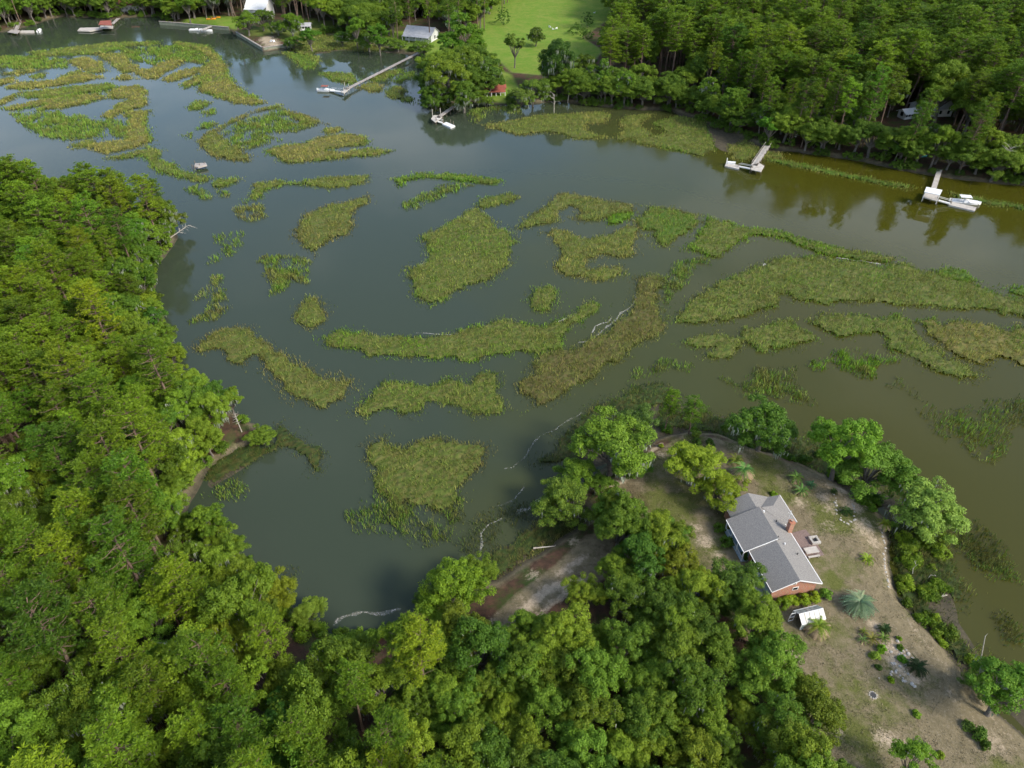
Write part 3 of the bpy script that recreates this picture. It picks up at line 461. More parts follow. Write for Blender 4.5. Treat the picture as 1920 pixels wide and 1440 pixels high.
# ------------------------------------------------------------------ foam lines on the water
def foam_mat():
    m = bpy.data.materials.new('sea_foam'); m.use_nodes = True; nt = m.node_tree; N = nt.nodes; L = nt.links; b = N['Principled BSDF']; b.inputs['Base Color'].default_value = (.50, .48, .42, 1); b.inputs['Roughness'].default_value = .9
    tc = N.new('ShaderNodeTexCoord'); n = N.new('ShaderNodeTexNoise'); n.inputs['Scale'].default_value = 2.6; n.inputs['Detail'].default_value = 7; L.new(tc.outputs['Object'], n.inputs['Vector'])
    a = N.new('ShaderNodeAttribute'); a.attribute_name = 'tint'; s = N.new('ShaderNodeMath'); s.operation = 'ADD'; L.new(n.outputs['Fac'], s.inputs[0]); L.new(a.outputs['Fac'], s.inputs[1])
    r = N.new('ShaderNodeMapRange'); r.inputs[1].default_value = .92; r.inputs[2].default_value = 1.3; r.inputs[4].default_value = .6; L.new(s.outputs[0], r.inputs[0]); L.new(r.outputs[0], b.inputs['Alpha'])
    return m
M['foam'] = foam_mat()
def foam(label, px, w, strength=.75):
    q = [np.array(un(*p)[:2]) for p in px]; pts = []
    for a, b in zip(q, q[1:]):
        k = max(2, int(np.linalg.norm(b - a) / .5)); pts += [a + (b - a) * t for t in np.linspace(0, 1, k, endpoint=False)]
    pts = np.array(pts + [q[-1]]); n = len(pts); wob = (fnoise(pts[:, 0], pts[:, 1], 4.5) - .5) * 1.8; wid = w * .9 * (.15 + 1.7 * vnoise(pts[:, 0] + 9, pts[:, 1], 1.1))
    t = np.gradient(pts, axis=0); t /= np.linalg.norm(t, axis=1)[:, None] + 1e-9; nr = np.column_stack([-t[:, 1], t[:, 0]]); c = pts + nr * wob[:, None]
    rows = [np.column_stack([c + nr * (wid * s)[:, None], np.full(n, .02)]) for s in (-1, -.4, .4, 1)]
    V = np.stack(rows, 1).reshape(-1, 3); i = np.arange(n - 1)[:, None] * 4; F = np.concatenate([np.hstack([i + j, i + 4 + j, i + 5 + j, i + 1 + j]) for j in range(3)])
    me = np_mesh('foam', V, F, 4); f = np.tile([0, strength, strength, 0], n); taper = np.repeat(np.clip(np.minimum(np.arange(n), n - 1 - np.arange(n)) / 3, 0, 1), 4); f = f * taper
    col_attr(me, 'tint', np.column_stack([f, f, f, np.ones(len(f))])); o = link('foam', me, M['foam']); return tag(o, label, 'foam', kind='stuff')
foam('foam line tracing the inside of the brownish spit', [(1192,548),(1190,570),(1165,590),(1148,603),(1125,625),(1105,640),(1075,645)], .42, .62)
foam('broken foam swirl off the brownish spit', [(1153,590),(1140,603),(1115,612),(1108,630)], .3, .7)
foam('foam line on the far end of the long curved arm', [(1085,576),(1075,590),(1050,600),(1028,607)], .3, .8)
foam('foam line along the middle of the long curved arm', [(890,613),(870,622),(845,628),(800,626),(770,628)], .22, .7)
foam('foam streak at the corner of the diamond-shaped island', [(812,486),(803,492),(780,498)], .25, .75)
foam('white foam patch beside the shaded shore trees', [(1022,925),(1005,945),(985,955),(960,965)], 1.2, .6)
foam('thin foam streak drifting below the shore trees', [(955,968),(920,985),(905,1000),(900,1030),(893,1045)], .28, .65)
foam('long faint foam trail across the cove mouth', [(1100,770),(1060,790),(1030,810),(1000,825),(985,850),(965,880),(930,885)], .3, .5)
foam('lower faint foam trail in the cove', [(985,900),(965,935),(940,950),(915,955)], .3, .5)
foam('foam edge along the bottom shore of the cove', [(612,1178),(640,1158),(680,1148),(715,1150),(745,1140),(768,1138)], .5, .58)
foam('foam streak at the left tip of the widest island', [(1298,572),(1292,582),(1280,590)], .35, .8)
foam('short foam streak above the widest island', [(1436,490),(1430,500),(1425,505)], .4, .8)
foam('pale foam and sand line behind the widest island', [(1560,484),(1590,486),(1620,490),(1660,497)], .45, .75)
foam('thin foam line beside the sparse dark tufts', [(1420,750),(1415,738),(1408,730)], .35, .7)
# ------------------------------------------------------------------ tree makers
def unit(v): return v / (np.linalg.norm(v, axis=-1, keepdims=True) + 1e-9)
def leaf_quads(c, nrm, L, W, rng):
    n = len(c); r = rng.normal(size=(n, 3)); t = unit(np.cross(nrm, r)); b = np.cross(nrm, t); L = np.broadcast_to(L, n)[:, None] * .5; W = np.broadcast_to(W, n)[:, None] * .5
    fold = nrm * W * .35
    V = np.stack([c - t * L, c + b * W - fold, c + t * L, c - b * W - fold], 1).reshape(-1, 3)
    return V, np.arange(n * 4).reshape(-1, 4)
def dome_dirs(n, rng, zmin):
    z = zmin + (1 - zmin) * rng.random(n); a = rng.random(n) * 6.283; q = np.sqrt(1 - z * z); return np.column_stack([q * np.cos(a), q * np.sin(a), z])
def limbs(mb, base, ends, r0, rng, k=5):
    for e in ends:
        e = Vector(e); b = Vector(base); m = b.lerp(e, .5) + Vector((rng.normal(0, .12), rng.normal(0, .12), rng.uniform(-.1, .5))) * (e - b).length * .25
        mb.tube([b, b.lerp(m, .5) , m, m.lerp(e, .55), e], [r0, r0 * .78, r0 * .55, r0 * .35, r0 * .12], k, cap=False)
def oak_variant(seed, R=5.5, Ht=10.8, flat=.74, nlobe=17, leafL=.30, per=165, tall=False):
    """spreading tree: clumps of leaves at the limb ends; sizes in metres"""
    rng = np.random.default_rng(seed); zc = Ht - R * flat * 1.05; lob = dome_dirs(nlobe, rng, -.80)
    lob += rng.normal(0, .12, lob.shape); lobes = lob * np.array([R, R, R * flat]) * rng.uniform(.58, .86, (nlobe, 1)) + [0, 0, zc]
    lobes = np.vstack([lobes, [[rng.normal(0, .6), rng.normal(0, .6), zc + R * flat * .7]]]); Vs, Fs, off = [], [], 0; mossc = []
    for lc in lobes:
        lr = R * rng.uniform(.24, .40); ncl = int(rng.integers(7, 11)); cd = dome_dirs(ncl, rng, -.35); cc = lc + cd * lr * np.array([1, 1, .75]) * rng.uniform(.65, 1.1, (ncl, 1))
        for c in cc:
            cr = rng.uniform(.55, .95) * R / 5.5; n = int(per * rng.uniform(.7, 1.2)); d = dome_dirs(n, rng, -.55); p = c + d * cr * np.array([1.1, 1.1, .8]) * rng.uniform(.55, 1.12, (n, 1))
            nr = unit(d * .8 + [0, 0, .35] + rng.normal(0, .42, (n, 3))); s = rng.uniform(.65, 1.3, n) * leafL
            V, F = leaf_quads(p, nr, s, s * .62, rng); Vs.append(V); Fs.append(F + off); off += len(V); mossc.append(c - [0, 0, cr * .6])
    crown = np_mesh('crown', np.concatenate(Vs), np.concatenate(Fs), 4); crown.materials.append(M['oak'])
    mb = MB(); fork = (rng.normal(0, .3), rng.normal(0, .3), zc * .42); tr = .075 * R
    mb.tube([(0, 0, -.4), (0, 0, .5), Vector(fork) * .6, fork], [tr * 1.5, tr, tr * .9, tr * .8], 8, cap=False); limbs(mb, fork, lobes, tr * .55, rng)
    trunk = mb.mesh('trunk'); trunk.materials.append(M['bark_oak'])
    pick = rng.permutation(len(mossc))[:max(8, len(mossc) // 4)]; n = len(pick) * 9; c = np.repeat(np.array(mossc)[pick], 9, 0) + rng.normal(0, .45, (n, 3)) * [1, 1, .4]; Ls = rng.uniform(.6, 1.7, n); a = rng.random(n) * 6.283; s = np.column_stack([np.cos(a), np.sin(a), np.zeros(n)]) * rng.uniform(.08, .17, (n, 1))
    tip = c - np.column_stack([rng.normal(0, .1, (n, 2)), Ls]); V = np.stack([c - s, c + s, (c + tip) / 2 + s * .8, tip, (c + tip) / 2 - s * .8], 1).reshape(-1, 3); moss = np_mesh('hanging_moss', V, np.arange(n * 5).reshape(-1, 5), 5); moss.materials.append(M['moss'])
    return dict(trunk=trunk, crown=crown, hanging_moss=moss, zc=zc, R=R, H=Ht)
def pine_variant(seed, Ht=22.0, R=3.4, frac=.42, nb=58, lean=.0):
    rng = np.random.default_rng(seed); mb = MB(); la = rng.random() * 6.283; top = Vector((math.cos(la) * lean, math.sin(la) * lean, Ht)); path = [Vector((0, 0, -.4)), Vector((0, 0, Ht * .25)), top * .5 + Vector((rng.normal(0, .2), rng.normal(0, .2), 0)), top * .78, top]
    mb.tube(path, [.27, .23, .19, .13, .04], 7, cap=False)
    def at(z):
        t = z / Ht; return Vector((top.x * t, top.y * t, z))
    Vs, off = [], 0; tips = []
    for i in range(nb):
        u = (i + rng.random()) / nb; z = Ht * (1 - frac) + Ht * frac * u; a = i * 2.4 + rng.normal(0, .35); L = R * (math.sin(math.pi * min(1, .22 + u * .68)) ** .55) * rng.uniform(.55, 1.12); up = .15 + .55 * u + rng.normal(0, .12)
        b = at(z); d = Vector((math.cos(a), math.sin(a), up)).normalized(); e = b + d * L; mb.tube([b, b.lerp(e, .55) - Vector((0, 0, .1 * L)), e], [.065, .045, .015], 4, cap=False)
        nt_ = int(rng.integers(4, 8))
        for j in range(nt_):
            q = b.lerp(e, rng.uniform(.45, 1.03)); tips.append((q.x + rng.normal(0, .38), q.y + rng.normal(0, .38), q.z + rng.normal(.12, .22)))
    for i in range(5):
        z = Ht * (1 - frac) * rng.uniform(.72, .98); a = rng.random() * 6.283; b = at(z); e = b + Vector((math.cos(a), math.sin(a), .25)) * rng.uniform(.8, 1.9); mb.tube([b, e], [.05, .012], 4, cap=False)
    tips = np.array(tips); k = 24; n = len(tips) * k; c = np.repeat(tips, k, 0); d = dome_dirs(n, rng, -.45); d[:, 2] *= .75; Ls = rng.uniform(.30, .62, n)[:, None]
    s = unit(np.cross(d, rng.normal(size=(n, 3)))) * rng.uniform(.045, .085, (n, 1)); st = c + d * .08; tip = c + d * Ls * 1.25
    mid = c + d * Ls * .62; V = np.stack([st, mid + s, tip, mid - s], 1).reshape(-1, 3)
    crown = np_mesh('crown', V, np.arange(n * 4).reshape(-1, 4), 4); crown.materials.append(M['pine']); trunk = mb.mesh('trunk'); trunk.materials.append(M['bark_pine'])
    return dict(trunk=trunk, crown=crown, zc=Ht * (1 - frac * .45), R=R, H=Ht)
def dead_variant(seed, Ht=9.0):
    rng = np.random.default_rng(seed); mb = MB(); top = Vector((rng.normal(0, .6), rng.normal(0, .6), Ht)); mb.tube([(0, 0, -.3), top * .5, top], [.2, .13, .03], 6, cap=False)
    for i in range(13):
        t = rng.uniform(.45, .98); b = top * t; a = rng.random() * 6.283; e = b + Vector((math.cos(a), math.sin(a), rng.uniform(.1, .9))) * Ht * rng.uniform(.12, .3); mb.tube([b, b.lerp(e, .5) + Vector((0, 0, .15)), e], [.06, .04, .012], 4, cap=False)
        for k in range(3):
            q = b.lerp(e, rng.uniform(.4, .9)); f = q + Vector((rng.normal(0, .5), rng.normal(0, .5), rng.uniform(0, .6))); mb.tube([q, f], [.025, .008], 3, cap=False)
    m = mb.mesh('bare_branches'); m.materials.append(M['dead']); return m
def bush_mesh(seed, R, hh, leafL=.28, per=60, matn='oak'):
    rng = np.random.default_rng(seed); n0 = int(12 * max(1, R)); d = dome_dirs(n0, rng, .0); cc = d * np.array([R, R, hh]) * rng.uniform(.45, .85, (n0, 1)) + [0, 0, hh * .12]; Vs, Fs, off = [], [], 0
    for c in cc:
        cr = .38 * min(R, 1.4); n = per; q = dome_dirs(n, rng, -.4); p = c + q * cr * rng.uniform(.5, 1.1, (n, 1)); nr = unit(q + [0, 0, .3] + rng.normal(0, .4, (n, 3))); s = rng.uniform(.7, 1.2, n) * leafL; V, F = leaf_quads(p, nr, s, s * .6, rng); Vs.append(V); Fs.append(F + off); off += len(V)
    m = np_mesh('foliage', np.concatenate(Vs), np.concatenate(Fs), 4); m.materials.append(M[matn]); return m
def stem_mesh(hh):
    mb = MB()
    for a in (0, 2.1, 4.2): mb.tube([(0, 0, -.2), (math.cos(a) * .3 * hh, math.sin(a) * .3 * hh, hh * .75)], [.06, .02], 5, cap=False)
    m = mb.mesh('stem'); m.materials.append(M['bark_oak']); return m
def recolour(v, key, m):
    v = dict(v); c = v['crown'].copy(); c.materials.clear(); c.materials.append(M[m]); v['crown'] = c; return v
OAK = [oak_variant(100 + i, R=5.5, Ht=random.uniform(10.2, 11.4), nlobe=16 + i % 4) for i in range(6)]
BROAD = [recolour(oak_variant(200 + i, R=4.6, Ht=14.5, flat=1.0, nlobe=16, per=150), 'crown', 'broad') for i in range(4)]
PINE = [pine_variant(300 + i, Ht=22, R=3.5 + .2 * (i % 3), frac=[.5, .42, .58][i % 3], lean=random.uniform(0, 1.2)) for i in range(6)]
DEAD = [dead_variant(400 + i) for i in range(3)]
TREES = dict(oak=OAK, broad=BROAD, pine=PINE); TNAME = dict(oak='oak_tree', broad='hardwood_tree', pine='pine_tree'); TCAT = dict(oak='oak tree', broad='tree', pine='pine tree')
def plant_tree(kind, x, y, sc, label, group=None, tint=(1, 1, 1), moss=None, sz=1.0, var=None, z=None):
    vs = TREES[kind]; v = vs[var if var is not None else random.randrange(len(vs))]; z = gz(x, y) if z is None else z
    t = thing(TNAME[kind], label, TCAT[kind], (x, y, z - .05), random.random() * 6.283, group); t.scale = (sc, sc, sc * sz)
    if kind == 'pine': t.rotation_euler = (random.gauss(0, .025), random.gauss(0, .025), random.random() * 6.283)
    for part in ('trunk', 'crown', 'hanging_moss'):
        if part in v and (part != 'hanging_moss' or (moss if moss is not None else random.random() < .6)):
            o = link(part, v[part], None, t)
            if part == 'crown': o.color = (*tint, 1)
            elif part == 'hanging_moss': o['kind'] = 'stuff'
    return t
def crown_tree(kind, px, R, label, tint=(1, 1, 1), moss=None, sz=1.0, var=None, group=None):
    """a tree whose crown centre is seen at px; R = crown radius in metres"""
    v = TREES[kind][var if var is not None else 0]; sc = R / v['R']; sz = sz * .80 if kind == 'oak' else sz; p = un(px[0], px[1], 1.5 + v['zc'] * sc * sz)
    return plant_tree(kind, p.x, p.y, sc, label, group, tint, moss, sz, var if var is not None else 0)

# ------------------------------------------------------------------ trees of the near point, each with its own place
YG = (1.45, 1.2, .7); DK = (.6, .7, .8); GR = (1.25, 1.2, 1.9)
crown_tree('oak', (1150, 836), 7.0, 'broad oak hung with moss at the left shore of the yard', (1.0, 1.1, .9), True, 1.05, 0)
crown_tree('oak', (1198, 792), 4.0, 'pale grey-green oak right behind the broad mossy shore oak', GR, True, 1.2, 1)
crown_tree('oak', (1078, 880), 4.2, 'small round oak leaning over the shaded shore water', (1.05, 1.15, .9), False, 1, 2)
crown_tree('oak', (1062, 932), 5.2, 'pale olive oak standing lowest on the shaded shore', (1.3, 1.2, 1.2), True, 1, 3)
crown_tree('oak', (1118, 908), 2.8, 'low dark oak between the three left shore oaks', (.8, .95, .8), False, .8, 5)
crown_tree('oak', (1192, 872), 3.2, 'low oak at the foot of the broad mossy oak', (.9, 1.1, .8), False, .8, 4)
crown_tree('oak', (1300, 872), 5.2, 'spreading oak on the lawn left of the brick house', (1.35, 1.25, .8), True, 1.0, 4)
crown_tree('oak', (1345, 915), 3.9, 'lower yellow-green oak touching the corner of the brick house roof', (1.45, 1.25, .7), True, 1.0, 5)
crown_tree('pine', (1258, 742), 1.9, 'slender pine with bare trunk at the tip of the yard', (1.1, 1.15, .9), None, .85, 0)
crown_tree('pine', (1302, 762), 2.5, 'fuller pine beside the slender pine at the tip', (1.1, 1.15, .9), None, .62, 2)
crown_tree('oak', (1435, 797), 6.0, 'rounded oak alone on the upper shore of the yard', (.95, 1.1, .9), True, 1.1, 1)
crown_tree('broad', (1592, 815), 5.6, 'tall vivid green tree on the upper right shore', (1.0, 1.15, .8), None, .85, 0)
crown_tree('oak', (1640, 868), 6.2, 'dark oak next to the vivid green tree', (.75, .95, .95), False, 1.1, 2)
crown_tree('oak', (1742, 938), 6.0, 'silvery moss-covered oak at the right shore of the yard', (1.3, 1.35, 2.2), True, 1.05, 3)
crown_tree('broad', (1895, 1288), 4.3, 'bushy bright tree cut by the right picture edge', (1, 1.1, .8), None, .75, 1)
crown_tree('oak', (1850, 1272), 2.6, 'small dark tree beside the bushy right edge tree', DK, False, .9, 4)
crown_tree('broad', (1712, 1432), 2.6, 'bright leafy tree at the bottom edge of the yard', (1.15, 1.2, .8), None, .8, 2)
crown_tree('oak', (845, 1090), 4.9, 'large rounded oak overhanging the bottom of the cove', (1.2, 1.25, .7), False, 1.15, 5)
crown_tree('oak', (898, 1062), 2.9, 'small light oak at the cove end of the sandy track', (1.5, 1.35, 1.0), False, 1.2, 0)
crown_tree('pine', (785, 1212), 3.4, 'yellowish pine with pale bare limbs near the cove corner', (1.6, 1.3, .8), None, .8, 1)
crown_tree('oak', (487, 806), 2.7, 'round solitary oak at the end of the small sandy point', (1.2, 1.15, 1.0), False, .9, 1)
crown_tree('oak', (577, 1140), 2.5, 'pale round oak at the bottom left corner of the cove', (1.3, 1.25, 1.3), False, 1, 2)
crown_tree('oak', (1160, 960), 4.2, 'light oak at the top of the oak stand beside the sandy track', (1.0, 1.15, .85), False, 1.0, 4)
crown_tree('oak', (1240, 1010), 4.6, 'domed oak between the sandy track and the lawn', (.95, 1.1, .85), False, 1.0, 3)
crown_tree('oak', (1375, 1105), 4.3, 'grey-green oak beside the carport end of the brick house', (1.05, 1.05, 1.0), True, 1.0, 1)

# ------------------------------------------------------------------ woods: trees that stand close together
def jitter_grid(lo, hi, s):
    X, Y = np.meshgrid(np.arange(lo[0], hi[0], s), np.arange(lo[1], hi[1], s * .866)); X = X + (np.arange(X.shape[0]) % 2)[:, None] * s * .5
    P = np.stack([X.ravel(), Y.ravel()], 1); return P + RNG.uniform(-.36, .36, P.shape) * s
CAN_NEAR = [(-260,255),(0,262),(100,295),(200,325),(285,350),(325,388),(300,440),(262,480),(262,540),(258,600),(285,640),(318,690),(345,728),(400,765),(425,800),(390,850),(330,890),(318,950),(350,1005),(410,1030),(445,1080),(475,1130),(535,1185),(590,1232),(680,1242),(750,1228),(800,1150),(880,1130),(905,1165),(980,1180),(1040,1160),(1085,1130),(1120,1085),(1112,1010),(1130,960),(1190,950),(1265,1020),(1330,1080),(1400,1110),(1425,1160),(1435,1215),(1485,1265),(1520,1320),(1550,1390),(1590,1480),(1640,1700),(-260,1750)]
CAN_FAR = [(1150,28),(1160,-70),(2150,-70),(2150,335),(1920,312),(1800,292),(1700,275),(1600,256),(1500,236),(1440,222),(1330,190),(1250,185),(1180,182),(1130,172),(1040,158),(1020,120),(1100,112),(1140,90)]
CAN_TOP = [(-200,40),(30,22),(110,8),(200,16),(290,16),(330,18),(380,8),(430,-6),(560,-12),(600,10),(640,35),(652,62),(700,76),(735,84),(760,66),(830,40),(880,25),(930,0),(955,-40),(985,-85),(1160,-90),(1160,-130),(-200,-130)]
SKIP = [[(738,10),(838,10),(838,78),(738,78)], [(455,-40),(520,-40),(515,22),(455,22)], [(222,-30),(262,-30),(262,18),(222,18)], [(1740,190),(1756,190),(1756,200),(1740,200)], [(1205,60),(1300,60),(1300,118),(1215,122)], [(350,22),(445,22),(445,50),(350,50)]]
cand = []                                    # (kind, x, y, scale, sz, zone, distance)
def fill(can, bounds, s, zone, chooser, dens=1.0):
    P = jitter_grid(bounds[0], bounds[1], s); z, d, _, _ = land_height(P, True); ok = d > .5; P, z, d = P[ok], z[ok], d[ok]
    if zone == 'near': kp = fnoise(P[:, 0] + 3, P[:, 1], 9) + RNG.normal(0, .06, len(P)) > .24; P, z, d = P[kp], z[kp], d[kp]
    if zone == 'far': kp = fnoise(P[:, 0], P[:, 1], 26) + RNG.normal(0, .05, len(P)) > .36; P, z, d = P[kp], z[kp], d[kp]
    kinds = [chooser(p, dd) for p, dd in zip(P, d)]
    zc = np.array([TREES[k[0]][0]['zc'] * k[1] * k[2] for k in kinds]); q = prj(np.column_stack([P, z + zc])); m = inside(q, can)
    for sk in SKIP: m &= ~inside(q, sk)
    for i in np.nonzero(m)[0]:
        cand.append((kinds[i][0], P[i, 0], P[i, 1], kinds[i][1], kinds[i][2], zone, math.hypot(P[i, 0], P[i, 1]), q[i], z[i]))
def ch_near(p, d):
    q = prj(np.array([p[0], p[1], 12.0])); u = random.random(); oakish = np.clip((q[0] - 620) / 260, 0, 1) * (q[1] > 900)
    edge = d < 6
    if u < oakish: return ('oak', random.uniform(.48, .76), random.uniform(1.0, 1.3))
    v = random.random()
    if v < (.34 if edge else .5): return ('pine', random.uniform(.7, 1.12), random.uniform(.76, .98))
    if v < .78: return ('oak', random.uniform(.55, .85), random.uniform(1.1, 1.45))
    return ('broad', random.uniform(.7, 1.0), random.uniform(.9, 1.1))
def ch_far(p, d):
    if d < 20:
        v = random.random()
        return ('oak', random.uniform(.8, 1.2), random.uniform(.8, 1.05)) if v < .5 else (('broad', random.uniform(.75, 1.1), 1.0) if v < .72 else ('pine', random.uniform(.85, 1.1), random.uniform(.9, 1.1)))
    v = random.random()
    return ('pine', random.uniform(1.15, 1.75), random.uniform(.62, .80)) if v < .62 else (('oak', random.uniform(1.0, 1.6), 1.25) if v < .86 else ('broad', random.uniform(.8, 1.1), 1.0))
def ch_top(p, d):
    v = random.random()
    return ('oak', random.uniform(1.0, 1.5), random.uniform(.75, 1.0)) if v < .62 else (('pine', random.uniform(.9, 1.2), random.uniform(.95, 1.1)) if v < .8 else ('broad', random.uniform(.8, 1.2), 1.0))
fill(CAN_NEAR, ((-190, 14), (70, 190)), 4.7, 'near', ch_near)
fill(CAN_FAR, ((-10, 205), (420, 640)), 6.3, 'far', ch_far)
GROVE = [(800,122),(840,104),(915,100),(930,125),(925,150),(880,170),(820,176),(797,160)]
fill(GROVE, ((-60, 260), (20, 420)), 8.0, 'top', lambda p, d: ('oak', random.uniform(1.1, 1.5), random.uniform(.8, 1.0)))
fill(CAN_TOP, ((-420, 380), (130, 640)), 6.6, 'top', ch_top)
def edge_row(pg, zone, rng_, step, lo, hi, rsc):
    for a, b in zip(pg, np.roll(pg, -1, 0)):
        L = np.linalg.norm(b - a)
        if L > 120: continue
        for t in np.arange(0, 1, step / L) if L > step else [0.5]:
            p = a + (b - a) * t; nr = np.array([-(b - a)[1], (b - a)[0]]) / L
            for sg in (1, -1):
                e = p + nr * sg * random.uniform(lo, hi); d = sdist(np.array([e]), pg)[0]
                if d < .3: continue
                k = 'oak' if zone == 'far' else random.choice(['oak', 'oak', 'broad']); s_ = random.uniform(*rsc); z = gz(e[0], e[1]); q = prj(np.array([e[0], e[1], z + TREES[k][0]['zc'] * s_]))
                if rng_(q): cand.append((k, e[0], e[1], s_, random.uniform(.85, 1.1) if zone != 'far' else random.uniform(.68, .9), zone, math.hypot(*e), q, z))
edge_row(LAND_NEAR, 'near', lambda q: -100 < q[0] < 720 and q[1] > 330 and not (395 < q[0] < 520 and 770 < q[1] < 870) and not (530 < q[0] < 800 and q[1] > 1080), 3.4, 1.0, 2.4, (.42, .66))
edge_row(LAND_FAR, 'far', lambda q: q[0] > 1010 and not any(inside(np.array([q]), sk)[0] for sk in SKIP) and not (1395 < q[0] < 1470) and not (1735 < q[0] < 1775), 5, 1.2, 5, (.85, 1.3))
edge_row(LAND_FAR, 'top', lambda q: q[0] < 330 and not any(inside(np.array([q]), sk)[0] for sk in SKIP) and not (20 < q[0] < 50) and not (205 < q[0] < 235), 8, 3, 8, (.8, 1.2))
# keep the cleared sand track and the yard open
CLEAR = [poly([(925,1120),(1000,1045),(1105,985),(1120,1050),(1080,1110),(1000,1155)], 1.5)]
cand = [c for c in cand if not any(sdist(np.array([[c[1], c[2]]]), k)[0] > -1.0 for k in CLEAR)]
cand.sort(key=lambda c: c[6])
used = dict(oak=60, broad=16, pine=6); rest = []
SPOT = dict(near=[(60,320,'at the far end of the left woods'),(270,390,'by the left wooded point'),(60,470,'at the left edge below the far end'),(220,540,'opposite the forked sparse tufts'),(60,640,'at the left edge midway down'),(260,690,'on the bank facing the fish-shaped island'),(370,770,'around the bleached white dead tree'),(150,760,'inland of the bleached white dead tree'),(50,850,'at the left edge level with the sandy point'),(260,880,'left of the small sandy point'),(330,980,'by the two driftwood branches'),(130,1010,'inland of the driftwood branches'),(440,1090,'on the lower cove shore'),(280,1130,'behind the lower cove shore'),(80,1180,'at the left edge above the corner'),(80,1380,'in the bottom left corner'),(250,1300,'right of the bottom left corner'),(430,1290,'in the lower left woods'),(430,1420,'on the bottom edge in the left woods'),(580,1210,'at the cove corner'),(600,1340,'below the cove corner'),(700,1230,'left of the yellowish pine'),(760,1380,'on the bottom edge below the yellowish pine'),(850,1210,'between the yellowish pine and the sandy track'),(950,1300,'below the end of the sandy track'),(930,1430,'on the bottom edge below the sandy track'),(1060,1200,'just below the sandy track'),(1170,1060,'right of the sandy track'),(1250,1130,'left of the blue tarp'),(1150,1330,'in the middle of the bottom oak canopy'),(1300,1230,'below the blue tarp'),(1400,1230,'at the lawn edge beside the greenhouse'),(1300,1400,'on the bottom edge of the oak canopy'),(1480,1340,'at the lawn edge near the yellow shrub')],
 far=[(1180,60,'beside the meadow'),(1130,160,'right of the yellow-tipped oak'),(1240,150,'above the S-shaped grass bank'),(1330,170,'left of the light yellow-green tree'),(1300,80,'behind the shore right of the meadow'),(1440,170,'behind the small dock'),(1500,240,'right of the fan palm'),(1560,180,'above the thin straight grass bar'),(1640,230,'left of the turquoise kayak'),(1720,240,'behind the turquoise kayak'),(1700,140,'above the hidden white building'),(1800,240,'behind the roofed dock'),(1890,280,'at the right end of the far bank'),(1850,150,'right of the hidden white building'),(1480,80,'high in the woods across the channel')],
 top=[(20,20,'behind the brownish far left dock'),(130,10,'behind the red roofed boathouse'),(280,10,'left of the far lawn'),(400,0,'behind the orange kayaks'),(560,10,'left of the grass flat'),(680,40,'left of the grey roofed house'),(800,20,'behind the grey roofed house'),(900,20,'at the head of the grove'),(860,140,'inside the big grove'),(1050,-20,'at the top of the meadow')])
def look(t, sc, mid):
    b = (t[0] + t[1]) / 2.1; w = t[0] / t[1]
    c = 'yellowish' if w > 1.16 else ('deep green' if w < .93 else 'mid green'); c = ('pale ' if b > 1.14 else 'dark ' if b < .93 else '') + c
    return ('small ' if sc < mid * .93 else 'large ' if sc > mid * 1.08 else 'middling ') + c
for c in cand:
    k, x, y, sc, sz, zone, dist, q, zz = c
    if used[k] < (296 if k != 'oak' else 292) and (-140 < q[0] < 2060 and -60 < q[1] < 1560):
        used[k] += 1
        tv = random.gauss(1, .14); hue = random.gauss(0, .09)
        tint = (tv * (1 + hue) * 1.05, tv * 1.04, tv * (1 - hue) * .8)
        sp = min(SPOT[zone], key=lambda s: (s[0] - q[0]) ** 2 + (s[1] - q[1]) ** 2)[2]; nm = dict(oak='oak', broad='leafy tree', pine='pine')[k]
        plant_tree(k, x, y, sc, look(tint, sc, dict(oak=.65, broad=.87, pine=.9 if zone == 'near' else 1.4)[k]) + ' ' + nm + ' ' + sp, nm + 's ' + sp, tint, sz=sz, z=zz)
    else: rest.append(c)
# the deep woods beyond: one mass, trees set by geometry nodes
lib = bpy.data.collections.new('woods_library'); LIBK = []
for k in ('pine', 'oak', 'broad'):
    for v in TREES[k][:3]:
        a, b = v['trunk'], v['crown']; na, nb_ = len(a.vertices), len(b.vertices); va = np.empty(na * 3, np.float32); a.vertices.foreach_get('co', va); vb = np.empty(nb_ * 3, np.float32); b.vertices.foreach_get('co', vb)
        m = bpy.data.meshes.new('woods_tree'); fa = [tuple(p.vertices) for p in a.polygons]; fb = (np.arange(nb_).reshape(-1, 4) + na).tolist(); m.from_pydata(np.concatenate([va, vb]).reshape(-1, 3).tolist(), [], fa + fb); m.materials.append(a.materials[0]); m.materials.append(b.materials[0]); m.polygons.foreach_set('material_index', [0] * len(fa) + [1] * len(fb)); m.update()
        o = bpy.data.objects.new('%02d_woods_tree' % len(LIBK), m); lib.objects.link(o); LIBK.append(k)
